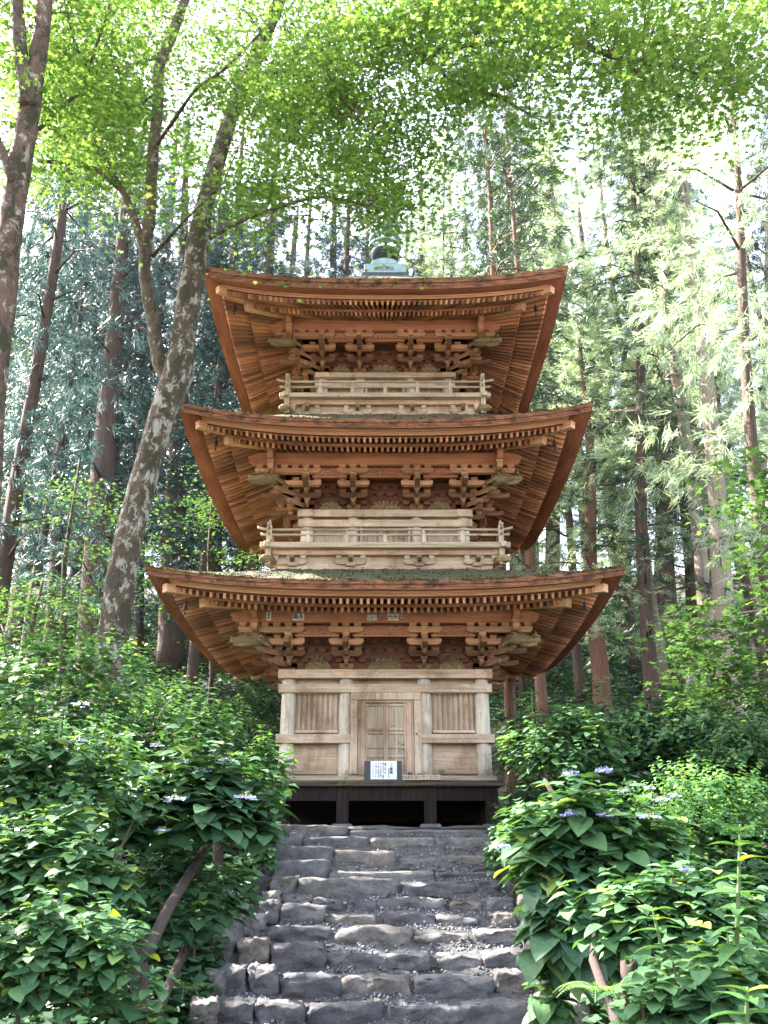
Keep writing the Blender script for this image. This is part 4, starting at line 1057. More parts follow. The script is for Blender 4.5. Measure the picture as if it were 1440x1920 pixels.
s22 = SH('dark shrub behind the left corner column of the pagoda', 'shrub', 470, 1340, 14.6, 60, 50, 190, .09, M_hyd_dk, 22, front=.5, name='shrub')
s23 = SH('small leafy clump spilling over the left end of the third step', 'shrub', 492, 1592, 10.9, 28, 34, 26, .11, M_hyd, 23, front=.6, name='shrub')
s24 = SH('leafy clump spilling over the right end of the upper steps', 'shrub', 958, 1590, 10.6, 42, 52, 60, .12, M_hyd, 24, front=.6, name='shrub')
for e, px, py, Y, r, kind, sd in [(s4, 238, 1378, 6.6, .07, 'lace', 1), (s4, 150, 1322, 6.6, .08, 'cream', 2), (s4, 295, 1398, 6.5, .06, 'cream', 3), (s4, 272, 1447, 6.2, .075, 'cream', 4), (s4, 328, 1500, 6.1, .085, 'cream', 5), (s4, 345, 1428, 6.4, .06, 'lace', 6),
        (s4, 424, 1426, 6.4, .065, 'lace', 7), (s4, 380, 1447, 6.4, .07, 'lace', 8), (s4, 460, 1497, 6.1, .09, 'lace', 9), (s4, 305, 1558, 6.0, .06, 'cream', 10), (s4, 243, 1492, 6.1, .06, 'cream', 24), (s4, 155, 1390, 6.2, .06, 'cream', 25), (s8, 425, 1674, 7.2, .045, 'lilac', 11),
        (s11, 1070, 1452, 6.4, .07, 'lilac', 12), (s11, 1132, 1446, 6.4, .065, 'lilac', 13), (s11, 1068, 1528, 6.0, .06, 'lilac', 14), (s11, 942, 1588, 6.0, .05, 'lilac', 15), (s11, 1134, 1530, 6.0, .065, 'cream', 16), (s11, 1218, 1534, 6.0, .085, 'lace', 17), (s11, 1240, 1500, 6.3, .07, 'cream', 18),
        (s11, 1166, 1484, 6.4, .065, 'cream', 19), (s11, 1266, 1492, 6.5, .055, 'lace', 20), (s17, 1288, 1632, 4.9, .04, 'lilac', 21), (s15, 1308, 1416, 11.6, .07, 'lilac', 22), (s11, 1218, 1478, 6.6, .05, 'cream', 23)]:
    flower(e, at(px, py, Y), r * (1.0 if kind == 'lilac' else .8), kind, sd)

# tall lance leaved plants at right
def tall_plant(label, pts, Y, leaf, seed, n):
    R = np.random.default_rng(seed); P3 = [at(x, y, Y) for x, y in pts]; base = P3[0]
    e = empty('tall_plant', tuple(base), 0, label, 'tall plant', 'tall lance leaved plants on the right')
    mb = MB(); mb.tube(P3, [.011, .010, .008, .005][:len(P3)], 7); mb.build('stem', M_stem, e, sm=True)
    Ps, Ds, Ns, Sc = [], [], [], []
    L = len(P3) - 1
    for k in range(n):
        t = (k + .5) / n; f = t * L; i = min(int(f), L - 1); q = P3[i].lerp(P3[i + 1], f - i)
        for j in range(3):
            a = k * 1.1 + j * 2 * pi / 3 + R.uniform(-.3, .3)
            Ps.append(q); Ds.append((cos(a), sin(a), .45 * t + R.uniform(-.15, .15))); Ns.append((0, 0, 1)); Sc.append(leaf * (1.05 - .35 * t ** 3) * R.uniform(.8, 1.1))
    Ps, Ds, Ns, Sc = map(np.array, (Ps, Ds, Ns, Sc)); X, Yv, Z = frames(Ds, Ns.astype(float) + R.normal(size=Ns.shape) * .15)
    V, Fc = scatter(LAN, LANF, Ps, X, Yv, Z, Sc); link_mesh('foliage', np_mesh('foliage', V - np.array(base), Fc, 4), M_hyd_lt, e, True)
tall_plant('tallest lance leaved plant with upright green stem at right edge', [(1380, 1790), (1384, 1700), (1386, 1620), (1388, 1545)], 4.2, .155, 31, 8)
tall_plant('lance leaved plant right of the fern, lower than the other', [(1270, 1880), (1250, 1810), (1232, 1740), (1222, 1700)], 4.6, .15, 32, 7)
tall_plant('lance leaved plant cut by the bottom right corner', [(1395, 1990), (1400, 1940), (1400, 1890), (1402, 1850)], 3.6, .17, 33, 6)
tall_plant('young sprout standing alone beside the pagoda right corner', [(1000, 1400), (1000, 1360), (998, 1325), (996, 1290)], 12.0, .22, 34, 5)
# ferns
def fern(label, px, py, Y, size, nf, seed, m):
    R = np.random.default_rng(seed); c = at(px, py, Y); e = empty('fern', tuple(c), 0, label, 'fern', 'ferns by the steps'); Ps, Ds, Ns, Sc = [], [], [], []; mb = MB()
    for f in range(nf):
        a = 2 * pi * f / nf + R.uniform(-.3, .3); h = np.array((cos(a), sin(a), 0)); sd = np.array((-sin(a), cos(a), 0)); pts = []
        for k in range(19):
            t = k / 18; q = np.array(c) + h * size * t + np.array((0, 0, size * (.75 * t - .8 * t * t))); pts.append(Vector(q))
            if k:
                for s in (-1, 1): Ps.append(q); Ds.append(sd * s + h * .35 + np.array((0, 0, -.1))); Ns.append((0, 0, 1)); Sc.append(size * .36 * (1 - t) ** .7 * min(1, t * 5))
        mb.tube(pts[::3], .003, 4, cap=False)
    Ps, Ds, Ns, Sc = map(np.array, (Ps, Ds, Ns, Sc)); X, Yv, Z = frames(Ds, Ns.astype(float)); V, Fc = scatter(SM * np.array((.55, 1, 1)), SMF, Ps, X, Yv, Z, Sc)
    link_mesh('foliage', np_mesh('foliage', V - np.array(c), Fc, 4), m, e); mb.build('stem', M_stem, e)
fern('pale sunlit fern at the bottom right beside the steps', 1125, 1862, 5.4, .27, 9, 1, M_hyd_lt)
fern('fern under the hydrangea right of the handrail at left', 452, 1592, 8.2, .3, 8, 2, M_hyd)
fern('lower dark fern on the left bank of the steps', 425, 1640, 8.0, .3, 8, 3, M_hyd)
fern('fern at the bottom of the left bank by the lowest steps', 345, 1860, 6.4, .26, 8, 4, M_hyd)
fern('small fern above the rocks on the left bank', 400, 1745, 7.4, .22, 7, 5, M_hyd)

# handrails
def rail(label, parts):
    Pt = [[at(x, y, Y) for x, y, Y in pl] for _, pl, _ in parts]; base = Pt[0][0]
    e = empty('handrail', tuple(base), 0, label, 'handrail', 'log handrails beside the steps')
    for (nm, pl, r), pp in zip(parts, Pt):
        mb = MB(); q = []
        for a, b in zip(pp[:-1], pp[1:]): q += [a.lerp(b, t / 4) for t in range(4)]
        mb.tube(q + [pp[-1]], r, 10, lump=.14, seed=int(pl[0][0])); mb.build(nm, M_log, e, sm=True)
rail('dark log handrail sloping up through the shrubs left of the steps', [('rail', [(272, 1790, 5.0), (318, 1700, 5.9), (385, 1590, 7.4), (450, 1500, 9.0)], .034), ('post', [(268, 1990, 5.05), (258, 1770, 5.05)], .048), ('post', [(412, 1700, 8.1), (408, 1560, 8.1)], .045)])
rail('thinner lower log rail sloping up at the bottom left', [('rail', [(270, 1960, 5.2), (320, 1840, 6.2), (365, 1740, 7.6), (398, 1680, 8.8)], .03)])
rail('reddish log handrail half hidden by big leaves right of the steps', [('rail', [(1172, 1960, 4.9), (1112, 1800, 5.6), (1128, 1685, 6.4), (1098, 1600, 7.6), (1015, 1450, 10.5)], .027), ('post', [(1183, 1960, 5.6), (1180, 1800, 5.6)], .05)])
mb = MB(); pts = [at(x, y, 4.9) for x, y in ((1196, 1845), (1205, 1858), (1213, 1880), (1224, 1905))]; mb.tube(pts, .004, 6)
tag(mb.build('wire', simple('green_wire', (.03, .25, .16), .4), None), 'thin green wire beside the dark post at bottom right', 'wire')
# stone monument
c = at(1322, 1345, 21.5); mb = MB(); mon = empty('stone_monument', (c.x, c.y, c.z - .4), 0, 'grey upright inscribed stone slab between the cedar trunks at right', 'monument')
mb.prism([(-.36, 0), (.36, 0), (.34, 1.1), (.26, 1.35), (.05, 1.45), (-.2, 1.36), (-.33, 1.12)], c - Vector((0, 0, .25)), Vector((1, 0, 0)), UP, Vector((0, 1, 0)), .25); mb.build('slab', M_mon, mon, bevel=.02)
mb = MB(); mb.box(c - Vector((0, 0, .3)), (.5, .3, .12)); mb.build('base', M_mon, mon, bevel=.03)

# ================================================================== TREES
def px_tube(mb, pts, Ydef=None, n=10, lump=.12, seed=0, sub=5, ends=True):
    """pts: (px, py, radius in px[, Y]); smooth tube in the scene"""
    P, R_ = [], []
    for p in pts:
        Y = p[3] if len(p) > 3 else Ydef; v = at(p[0], p[1], Y); d = Y * cos(PIT) + v.z * sin(PIT); P.append(v); R_.append(p[2] * d / F)
    Q, RR = [], []; m = len(P)
    for i in range(m - 1):
        p0, p1, p2, p3 = P[max(i - 1, 0)], P[i], P[i + 1], P[min(i + 2, m - 1)]
        for k in range(sub):
            t = k / sub; Q.append(.5 * ((2 * p1) + (p2 - p0) * t + (2 * p0 - 5 * p1 + 4 * p2 - p3) * t * t + (3 * p1 - p0 - 3 * p2 + p3) * t ** 3)); RR.append(R_[i] + (R_[i + 1] - R_[i]) * t)
    Q.append(P[-1]); RR.append(R_[-1]); mb.tube(Q, RR, n, lump=lump, seed=seed); return Q
def pads(name, m, e, centres, per, size, rad, seed, thick=.07, tmpl=(STAR, STARF), tilt=.3, twigs=None, stars=True):
    """horizontal sprays of leaves"""
    R = np.random.default_rng(seed); Ps = []; o0 = np.array(origin(e))
    C = np.array([tuple(c) for c in centres]); n = len(C)
    dirs = R.uniform(0, 6.28, n)
    for c, a in zip(C, dirs):
        k = int(per * R.uniform(.6, 1.4)); q = R.normal(size=(k, 3)) * np.array((rad, rad * .62, thick)) * R.uniform(.7, 1.3)
        tl = R.uniform(-.25, .1)
        q[:, 2] += q[:, 0] * tl - .1 * (q[:, 0] ** 2 + q[:, 1] ** 2) / max(rad, .1)
        ca, sa = cos(a), sin(a); Ps.append(c + np.stack([q[:, 0] * ca - q[:, 1] * sa, q[:, 0] * sa + q[:, 1] * ca, q[:, 2]], 1))
    P = np.concatenate(Ps); k = len(P); a = R.uniform(0, 6.28, k); D = np.stack([np.cos(a), np.sin(a), R.uniform(-.5, .1, k)], 1)
    N_ = np.tile((0, 0, 1.), (k, 1)) + R.normal(size=(k, 3)) * tilt; X, Yv, Z = frames(D, N_)
    V, Fc = scatter(tmpl[0], tmpl[1], P, X, Yv, Z, size * R.uniform(.6, 1.25, k))
    link_mesh(name, np_mesh(name, V - o0, Fc, tmpl[1].shape[1]), m, e)
    if twigs is not None:
        B = np.array([tuple(b) for b in twigs])
        mb = MB()
        for c in C[::2]:
            j = ((B - c) ** 2).sum(1).argmin(); b = B[j]
            if np.linalg.norm(b - c) < 2.6: mb.tube([Vector(b), Vector((b + c) / 2 + np.array((0, 0, .06))), Vector(c)], [.012, .007, .003], 4, cap=False)
        if mb.v: tag(mb.build('twigs', M_twig, e), kind='stuff')
def region(boxes, seed):
    R = random.Random(seed); out = []
    for (x0, y0, x1, y1, Y0, Y1, n) in boxes:
        for _ in range(n): out.append(at(R.uniform(x0, x1), R.uniform(y0, y1), R.uniform(Y0, Y1)))
    return out
def ppx(v): d = v.y * cos(PIT) + v.z * sin(PIT); return 720 + F * v.x / d, 960 - F * (v.z * cos(PIT) - v.y * sin(PIT)) / d
# the big mottled maple
Yt = 10.6; b0 = at(205, 1262, Yt); gz = ground(b0.x, b0.y)
mp = empty('maple_tree', (b0.x, b0.y, gz), 0, 'forked maple with white mottled lichen bark leaning in front of the left eaves', 'tree', 'maple trees around the pagoda')
mb = MB(); anch = []
anch += px_tube(mb, [(203, 1330, 35, Yt), (207, 1240, 31), (232, 1060, 27), (262, 930, 25), (300, 800, 25), (332, 700, 28), (348, 610, 22), (366, 490, 21), (382, 395, 17), (408, 300, 15), (440, 200, 13), (482, 100, 13), (525, 0, 11), (560, -90, 9), (600, -160, 8)], Yt, 20, .17, 3)
mb.build('trunk', M_lichen, mp, sm=True)
mb = MB(); anch += px_tube(mb, [(326, 720, 14), (300, 680, 14), (286, 600, 12), (271, 500, 11), (281, 400, 11), (286, 300, 10.5), (296, 200, 10), (299, 125, 11), (325, 60, 10), (350, -10, 9), (380, -100, 8)], Yt, 14, .18, 4)
mb.build('limb', M_mapbark, mp, sm=True)
mb = MB(); br = []
for k, pl in enumerate([
    [(270, 478, 8), (262, 445, 8), (238, 375, 7), (212, 330, 6), (190, 285, 6), (165, 235, 5), (145, 185, 4.5), (118, 130, 4), (90, 108, 3)],
    [(222, 352, 5), (185, 322, 5), (140, 308, 4), (75, 302, 3.5)], [(165, 130, 3, 9.5), (190, 60, 2.5, 9.2), (208, 0, 2, 9)], [(188, 205, 3.5, 10), (165, 130, 3, 9.5), (140, 80, 2.5, 9.2), (118, -10, 2, 9)],
    [(0, 295, 4, 8.6), (70, 245, 4, 9), (140, 180, 3.5, 9.5), (230, 128, 3, 10), (300, 108, 2.5, 10.4)], [(186, 205, 3), (230, 207, 3), (270, 190, 2.5), (290, 175, 2)],
    [(296, 270, 3.5, 10.5), (330, 220, 3.5, 10), (370, 165, 3, 9.5), (420, 130, 3, 9.2), (490, 60, 2.5, 9)], [(470, 150, 8), (500, 138, 7), (540, 132, 7, 10.2), (562, 98, 8, 9.8), (590, 95, 6, 9.6), (612, 112, 5, 9.4), (660, 118, 4, 9.2), (720, 132, 3, 9)],
    [(612, 112, 4, 9.4), (625, 160, 3, 9.4), (650, 190, 3, 9.2), (700, 240, 2.5, 9)], [(500, 138, 5), (545, 142, 5, 10.2), (563, 150, 5, 10), (564, 190, 5, 10), (558, 250, 4, 10)],
    [(395, 445, 5), (450, 415, 4, 10), (520, 390, 3.5, 9.7), (600, 370, 3, 9.5), (690, 385, 2.5, 9.3)], [(286, 480, 4), (330, 430, 3, 10), (360, 400, 2.5, 9.6), (420, 340, 2, 9.2)],
    [(600, -160, 9), (760, -120, 9, 9.6), (880, -60, 9, 8.8), (960, 0, 8.5, 8.3), (1010, 38, 8, 8), (1062, 66, 7.5, 7.8), (1110, 90, 7, 7.6), (1160, 108, 6, 7.5), (1220, 118, 5, 7.4), (1275, 128, 4, 7.3), (1365, 160, 2.5, 7.2)],
    [(1165, 110, 4, 7.5), (1195, 135, 3.5, 7.5), (1240, 170, 3, 7.5), (1300, 185, 2, 7.5)], [(700, -60, 5, 9), (775, 5, 5, 8.6), (850, 18, 5, 8.4), (900, 18, 4, 8.2), (960, 8, 4, 8.1), (1010, 15, 2.5, 8)],
    [(640, 30, 5, 9.2), (720, 65, 5, 8.8), (775, 88, 5, 8.6), (810, 92, 4, 8.5), (900, 84, 3.5, 8.3), (980, 76, 3, 8.2), (1040, 90, 2, 8)], [(775, 88, 4, 8.6), (812, 122, 3.5, 8.5), (855, 155, 3, 8.4), (930, 180, 2.5, 8.3), (995, 215, 2, 8.2)]]):
    br += px_tube(mb, pl, Yt, 7, .15, 50 + k, 4)
mb.build('branches', M_mapbark, mp, sm=True)
anch += br
cs = [p + Vector((rnd.gauss(0, .5), rnd.gauss(0, .4), rnd.gauss(0, .25))) for p in br if rnd.random() < .9]
cs += region([(60, -60, 640, 220, 8.5, 11.8, 130), (180, -60, 600, 330, 11.3, 13.2, 70), (-20, 60, 260, 330, 11, 13, 30), (80, 180, 330, 340, 10.2, 11.8, 16), (400, 180, 740, 330, 8.8, 11, 40), (480, 290, 760, 370, 9, 10.5, 17), (440, 340, 540, 395, 10, 10.8, 6), (660, 370, 800, 430, 9, 10, 10), (640, -60, 1000, 100, 7.8, 9.2, 26),
              (960, -60, 1480, 110, 6.8, 8.4, 40), (1080, 90, 1480, 190, 7, 8, 15), (760, 100, 1020, 210, 8, 9, 10), (740, 240, 850, 320, 9, 9.6, 6)], 5)
cs = [c for c in cs if ppx(c)[1] < (420 if ppx(c)[0] < 560 else 440 if 660 < ppx(c)[0] < 780 else 400)]
def near_stem(c):
    x, y = ppx(c); lx = np.interp(y, [-100, 0, 125, 200, 300, 500, 690], [380, 350, 299, 296, 286, 271, 300]); tx = np.interp(y, [-60, 100, 200, 300, 395, 490, 700], [540, 482, 440, 408, 382, 366, 332])
    return c.y < 10.9 and (abs(x - lx) < 50 or (abs(x - tx) < 45 and y > 60))
cs = [c for c in cs if not near_stem(c) or rnd.random() < .12]
pads('crown', M_maple, mp, cs, 92, .056, .40, 6, thick=.035, tilt=.22, twigs=anch)
# the second maple at the left edge
b0 = at(0, 1200, 8.4); mp2 = empty('maple_tree', (b0.x - .2, b0.y, ground(b0.x, b0.y)), 0, 'maple with pinkish patchy bark cut by the left edge', 'tree', 'maple trees around the pagoda')
mb = MB(); a2 = px_tube(mb, [(-34, 1280, 28), (-28, 1000, 26), (-16, 750, 25), (2, 600, 23), (16, 460, 22), (34, 330, 21), (52, 230, 20), (64, 150, 17), (78, 60, 15), (86, -30, 13), (90, -120, 11)], 8.4, 14, .1, 21)
mb.build('trunk', bark('patchy_bark', (.13, .08, .058), (.045, .03, .02), (.28, .25, .2), .05), mp2, sm=True)
mb = MB(); a2 += px_tube(mb, [(52, 200, 15), (40, 110, 13), (34, 30, 12), (28, -60, 10)], 8.3, 9, .12, 22); a2 += px_tube(mb, [(24, 345, 10), (10, 300, 8), (-10, 250, 7), (-40, 200, 6)], 8.3, 9, .12, 23); mb.build('limb', M_mapbark, mp2, sm=True)
pads('crown', M_maple, mp2, region([(-60, -80, 180, 150, 8.2, 9.8, 34), (-60, 140, 120, 330, 8.8, 9.8, 7)], 8), 74, .058, .36, 9, twigs=a2)
# small maples in the understorey
def under_maple(label, base, top, Y, boxes, seed, size=.06, m=M_mapdk, per=60, rad=.42, lean=0):
    b = at(base[0], base[1], Y); g = ground(b.x, b.y); e = empty('maple_tree', (b.x, b.y, g), 0, label, 'tree', 'maple trees around the pagoda'); mb = MB(); t = at(top[0], top[1], Y)
    P0 = Vector((b.x, b.y, g - .1)); P = [P0, P0.lerp(t, .3) + Vector((.1, 0, 0)), P0.lerp(t, .65) - Vector((.08, 0, 0)), t]; mb.tube(P, [.07, .055, .04, .02], 8, lump=.1, seed=seed); mb.build('trunk', M_mapbark, e, sm=True)
    an = []
    for i in range(3): an += [P[i].lerp(P[i + 1], k / 5) for k in range(5)]
    pads('crown', m, e, region(boxes, seed), per, size, rad, seed, twigs=an)
under_maple('low maple spreading green sprays across the dark trunks at far left', (120, 1200), (150, 860), 15, [(40, 900, 330, 1010, 14, 16.5, 14), (60, 1000, 320, 1160, 14, 16, 13)], 61)
under_maple('slender maple in the gap between mottled trunk and middle eave', (400, 1230), (405, 830), 19, [(350, 850, 470, 1050, 18, 20, 26)], 62)
under_maple('dark green maple sprays above the pale shrub at left', (60, 1250), (80, 1090), 12.5, [(-20, 1100, 210, 1220, 12, 13.5, 24)], 63)
under_maple('bright broad leaved maple reaching in from the right edge', (1540, 1420), (1500, 900), 9.5, [(1290, 1160, 1480, 1320, 8.8, 10, 34), (1380, 830, 1500, 980, 9, 10, 16), (1390, 980, 1500, 1160, 9, 10, 12), (1270, 1100, 1330, 1180, 9, 9.6, 2)], 64, .085, M_mapdk, 40, .30)
# ---- cedars
def cedar_crown(name, seed, H, z0, nb, L0, spr, strips, sl, sw, m, dense=1.0):
    R = np.random.default_rng(seed); Ps, Ds, Sc = [], [], []
    for i in range(nb):
        t = (i + R.random()) / nb; z = z0 + (H - z0) * t; a = R.uniform(0, 6.28); L = L0 * (1 - .75 * t) * R.uniform(.55, 1.15); h = np.array((cos(a), sin(a), 0)); up_ = R.uniform(-.15, .35)
        for k in range(spr):
            s = (k + .8) / spr; base = h * L * s + np.array((0, 0, z + L * (up_ * s - .45 * s * s))) + R.normal(size=3) * .22 * np.array((1, 1, .7))
            main = h * .8 + np.array((0, 0, -.35)) + R.normal(size=3) * .5; main = main / np.linalg.norm(main)
            n = int(strips * R.uniform(.6, 1.4)); v = main + R.normal(size=(n, 3)) * .42; f = R.random((n, 1)) ** .8
            Ps.append(base + main * f * sl * 1.3 + R.normal(size=(n, 3)) * .04); v[:, 2] -= .25 * f[:, 0]; Ds.append(v); Sc.append(sl * R.uniform(.5, 1.1, n))
    P = np.concatenate(Ps); D = np.concatenate(Ds); S_ = np.concatenate(Sc); n = len(P); X, Yv, Z = frames(D, R.normal(size=(n, 3)))
    T_ = np.array([(0, 0, 0), (-sw / sl, .35, .02), (0, 1, -.12), (sw / sl, .35, .02)]); V, Fc = scatter(T_, SMF, P, X, Yv, Z, S_)
    me = np_mesh(name, V, Fc, 4); me.materials.append(m); return me
CR = {}
for nm, m in (('g', M_cedar), ('b', M_cedar_b), ('p', M_cedar_lit)):
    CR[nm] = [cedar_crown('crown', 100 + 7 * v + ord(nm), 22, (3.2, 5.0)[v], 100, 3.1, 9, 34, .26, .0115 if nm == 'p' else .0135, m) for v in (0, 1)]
def cedar_trunk(H, r, m, seed, stubs=True):
    R = random.Random(seed); mb = MB(); n = 12
    mb.tube([Vector((.06 * sin(i * .9 + seed), .06 * cos(i * 1.1 + seed), H * (i / n) ** 1.25 - .6 * (i == 0))) for i in range(n + 1)], [r * (1.28 if i == 0 else 1) * (1 - .82 * (i / n) ** 1.25) for i in range(n + 1)], 12, lump=.09, seed=seed)
    if stubs:
        for i in range(26):
            z = R.uniform(2.2, H * .8); a = R.uniform(0, 6.28); L = R.uniform(.6, 2.4); d = Vector((cos(a), sin(a), 0)); rr = r * (1 - .82 * z / H)
            p0 = d * rr * .7 + UP * z; mb.tube([p0, p0 + d * L * .5 + UP * (.08 * L), p0 + d * L - UP * (.18 * L)], [.035, .022, .008], 5, cap=False)
    me = bpy.data.meshes.new('trunk'); me.from_pydata(mb.v, [], mb.f); me.materials.append(m); me.polygons.foreach_set('use_smooth', [True] * len(me.polygons)); return me
GC = 'cedars standing behind the pagoda'
def cedar(label, px, py, Y, wpx, kind, m, lean=(0, 0), H=22, crown=True, z0=0, seed=0, topx=None, name='cedar_tree'):
    """trunk foot at px,py; wpx trunk width in the photo"""
    b = at(px, py, Y); g = ground(b.x, b.y); d = Y * cos(PIT) + b.z * sin(PIT); r = wpx * d / F / 2
    e = empty(name, (b.x, b.y, g), 0, label, 'tree', GC)
    t = bpy.data.objects.new('trunk', cedar_trunk(H, r, m, seed)); COL.objects.link(t); t.parent = e
    if topx is not None:           # lean so that the trunk passes the second point
        q = at(topx[0], topx[1], Y); e.rotation_euler = (0, math.atan2(q.x - b.x, q.z - g), 0)
    if crown:
        c = bpy.data.objects.new('crown', CR[kind][seed % 2]); COL.objects.link(c); c.parent = e; c.rotation_euler = (0, 0, seed * 1.3); c.location = (0, 0, z0); c.scale = (1, 1, (H - z0) / 22)
    return e
CB, RB, PB = M_cedbark, M_redbark, M_palebark
# (label, foot px, py, Y, width px, foliage, bark, second point, seed, crown raised)
TL = [
 ('thick straight cedar trunk rising between far left trees and the mottled maple', 185, 1150, 24, 62, 'b', CB, (215, 620), 0, 2),
 ('dark leaning cedar near the left edge, its trunk bending right upward', 15, 1080, 18, 38, 'b', CB, (90, 560), 1, 1),
 ('thick cedar whose foot shows under the left end of the lowest eave', 322, 1236, 31, 52, 'b', CB, (330, 930), 2, 3),
 ('narrow cedar just right of the mottled maple at mid height', 412, 1150, 34, 24, 'b', CB, (408, 900), 3, 4),
 ('slim cedar standing left of the lowest roof corner', 268, 1200, 33, 20, 'b', CB, (262, 1050), 4, 4),
 ('slim dark cedar farther left behind the low maple', 118, 1190, 30, 30, 'g', CB, (112, 900), 5, 4),
 ('thin cedar at the far left behind the leaning one', 50, 1190, 36, 24, 'b', CB, (60, 900), 6, 4),
 ('thin straight cedar behind the second storey left corner', 447, 1140, 38, 15, 'g', PB, (447, 1020), 7, 5),
 ('slim cedar left of the thick far trunk at lowest eave', 225, 1210, 40, 18, 'b', CB, (225, 1000), 8, 5),
 ('slim red trunked tree rising behind the right of the top roof', 832, 1000, 27, 13, 'p', RB, (833, 380), 9, 9),
 ('pale slim cedar seen above the top roof right of center', 905, 1000, 38, 14, 'b', PB, (905, 400), 10, 9),
 ('dark slim cedar above the right slope of the top roof', 948, 1000, 36, 14, 'b', CB, (950, 400), 11, 7),
 ('pale trunked cedar between top roof and right hand foliage', 990, 1000, 42, 16, 'b', PB, (994, 440), 12, 7),
 ('bright red-barked cedar lit along its left side, right of the lowest eave', 1128, 1375, 22, 38, 'p', RB, (1112, 1060), 13, 2),
 ('dark barked cedar right of the bright red one', 1216, 1355, 21, 30, 'g', CB, (1205, 900), 14, 3),
 ('blackish cedar trunk in the middle of the right hand group', 1276, 1350, 24, 27, 'g', CB, (1262, 1130), 15, 4),
 ('tall pale cedar trunk at the right, thickest of its group', 1385, 1395, 20, 46, 'p', PB, (1335, 860), 16, 6),
 ('leaning pale cedar trunk left of the thickest one', 1352, 1390, 21.5, 32, 'p', PB, (1290, 880), 17, 7),
 ('dark cedar behind the stone monument', 1310, 1340, 26, 28, 'g', CB, (1290, 1050), 18, 4),
 ('red cedar trunk right behind the pagoda corner column', 953, 1400, 19.5, 24, 'g', RB, (950, 1280), 19, 5),
 ('red cedar trunk between corner column and the bright red cedar', 1012, 1345, 22, 24, 'g', RB, (1008, 1260), 20, 5),
 ('thin dark cedar between the two red trunks', 980, 1330, 27, 14, 'g', CB, (978, 1270), 21, 5),
 ('pale narrow cedar touching the middle roof right corner from behind', 1003, 1250, 32, 17, 'p', PB, (1003, 1040), 22, 6),
 ('broad dark cedar right of the second storey balcony', 1035, 1250, 30, 34, 'g', CB, (1035, 1040), 23, 5),
 ('dark cedar standing behind the right leaning group', 1240, 1300, 33, 26, 'g', CB, (1236, 1000), 24, 4),
 ('slender cedar far behind the right eave corner', 1175, 1300, 36, 20, 'g', CB, (1172, 1100), 25, 4),
 ('brown trunked cedar at the right edge with feathery branches above', 1440, 1300, 15, 32, 'p', CB, (1392, 520), 26, 3),
 ('cedar at the right edge beyond the bright maple', 1420, 1330, 25, 30, 'g', PB, (1425, 1000), 27, 5),
 ('tall cedar hidden behind the pagoda with its top above the roof', 640, 1100, 32, 30, 'b', CB, None, 28, 5),
 ('cedar with bluish foliage behind the top roof left corner', 470, 1050, 30, 26, 'b', CB, None, 29, 4),
 ('cedar with pale foliage behind the finial', 745, 1100, 36, 26, 'p', CB, None, 30, 6),
 ('bluish cedar left behind the crowns of both maples', 110, 1120, 27, 26, 'b', CB, (150, 500), 31, 5),
 ('cedar beyond the left edge of the top roof', 330, 1150, 40, 26, 'b', CB, None, 32, 4),
 ('feathery pale cedar filling the gap right of the top roof', 1120, 1200, 28, 24, 'p', PB, None, 33, 5),
 ('pale feathery cedar above the right group of trunks', 1240, 1250, 27, 22, 'p', PB, None, 34, 6),
 ('dense pale cedar just behind the right corners of the upper eaves', 1085, 1220, 25, 20, 'p', CB, None, 35, 4),
 ('dense pale cedar between the brown trunked cedar and the leaning trunks', 1330, 1260, 25, 20, 'p', CB, None, 36, 5),
 ('dense pale cedar behind the dark barked trunk on the right', 1190, 1240, 30, 20, 'p', CB, None, 37, 5),
 ('dense pale cedar at the right edge behind the brown trunked one', 1425, 1240, 23, 20, 'p', CB, None, 38, 5),
 ('short dense bluish cedar between the left edge and the leaning cedar', 55, 1180, 25, 22, 'b', CB, None, 39, 3),
 ('short dense bluish cedar behind the thick far left trunk', 170, 1190, 28, 22, 'b', CB, None, 40, 3),
 ('short dense bluish cedar behind the fork of the mottled maple', 370, 1190, 26, 22, 'b', CB, None, 41, 4),
]
for (lb, px, py, Y, wp, kd, bm, tp, sd, z0) in TL:
    cedar(lb, px, py, Y, wp, kd, bm, topx=tp, seed=sd, z0=z0 - 3, H=(24 if Y < 30 else 27) if sd not in (13, 35, 36, 37, 38, 39, 40, 41) else (12 if sd == 13 else 17))
for j, (x, y, kd, lb) in enumerate(((-8.2, 8.0, 'g', 'unseen cedar beyond the left edge maple, added to shade the steps'), (-10.5, 13.5, 'b', 'unseen cedar on the left slope, added for its dappled shade'), (-7.0, 3.6, 'g', 'nearest unseen cedar on the left bank, added to shade the foreground'))):  # trees out of view on the left, added to shade the foreground
    e = empty('cedar_tree', (x, y, ground(x, y)), j, lb, 'tree', GC)
    t = bpy.data.objects.new('trunk', cedar_trunk(21, .26, CB, 80 + j)); COL.objects.link(t); t.parent = e
    c = bpy.data.objects.new('crown', CR[kd][j % 2]); COL.objects.link(c); c.parent = e; c.scale = (1, 1, .95); c.location = (0, 0, 1)
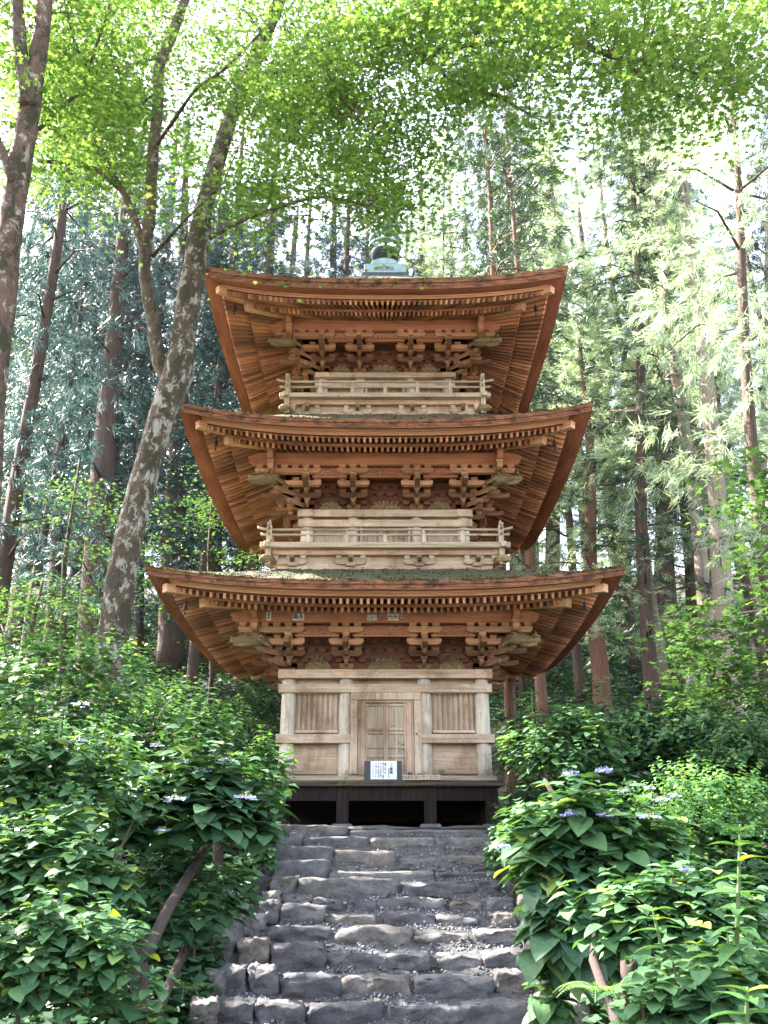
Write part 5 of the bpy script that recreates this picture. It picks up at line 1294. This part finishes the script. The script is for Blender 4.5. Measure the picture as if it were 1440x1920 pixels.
# far rows, each tree its own copy
FR = []
R = random.Random(77)
for i in range(13): FR.append((-17 + 34 * (i + .5) / 13 + R.uniform(-1, 1), 35 + R.uniform(-2, 2), 0, i, 13))
for row, (Y, n, half) in enumerate(((44, 13, 26), (54, 14, 34), (66, 14, 42))):
    for i in range(n):
        FR.append((-half + 2 * half * (i + .5) / n + R.uniform(-1, 1), Y + R.uniform(-3, 3), row, i, n))
for x, y, row, i, n in FR:
    if (row or y < 39) and 2 < x / y * 14 < 8.5: continue
    e = empty('cedar_tree', (x, y, ground(x, y)), R.uniform(0, 6), None, 'tree', 'distant cedars filling the hillside')
    e['label'] = ['distant cedar in the nearer row of the hillside forest', 'distant cedar in the middle row of the hillside forest', 'distant cedar in the farthest row on the hillside'][row]
    t = bpy.data.objects.new('trunk', FTR[i % 3] if 'FTR' in globals() else None) if False else None
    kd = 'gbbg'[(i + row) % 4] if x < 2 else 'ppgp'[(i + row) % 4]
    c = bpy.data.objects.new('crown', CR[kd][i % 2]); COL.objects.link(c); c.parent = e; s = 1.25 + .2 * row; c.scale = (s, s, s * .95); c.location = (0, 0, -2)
    if 'ftm' not in globals(): ftm = cedar_trunk(24, .38, CB, 5)
    t = bpy.data.objects.new('trunk', ftm); COL.objects.link(t); t.parent = e; t.scale = (s, s, s)
# undergrowth on the forest floor
N = 190000; X = nr.uniform(-1, 1, N); Yg = 8 + 52 * nr.random(N) ** 1.2; X = X * (6 + Yg * .6)
keep = (np.abs(X) > 1.9 + .9 * (Yg > 12.8)) & ~((np.abs(X) < 2.9) & (Yg < 19.5)) & (np.abs(X) < Yg * .62); X = np.concatenate([X[keep], np.where(nr.random(34000) < .5, -1, 1) * nr.uniform(1.55, 5, 34000)]); Yg = np.concatenate([Yg[keep], nr.uniform(4.2, 13, 34000)])
cl = np.sin(X * 1.3 + Yg * .7) + np.sin(X * .5 - Yg * 1.1 + 2) + np.sin(X * 2.7 + 1) * .6
P = np.array([(x, y, ground(x, y) + .03 + .42 * max(0, c + 1.4) * q * min(1, max(0, y - 11) * .3 + .3)) for x, y, c, q in zip(X, Yg, cl, nr.random(len(X)))]); n = len(P)
a = nr.uniform(0, 6.28, n); D = np.stack([np.cos(a), np.sin(a), nr.uniform(-.4, .4, n)], 1); Xa, Ya, Za = frames(D, np.tile((0, -.2, 1.), (n, 1)) + nr.normal(size=(n, 3)) * .3)
V, Fc = scatter(SM * np.array((1.2, 1, 1)), SMF, P, Xa, Ya, Za, nr.uniform(.08, .16, n) * (1 + .035 * np.maximum(0, Yg - 12)))
tag(link_mesh('undergrowth', np_mesh('undergrowth', V, Fc, 4), M_ground_leaf), 'low leafy undergrowth covering the forest floor behind the shrubs', 'undergrowth', kind='stuff')
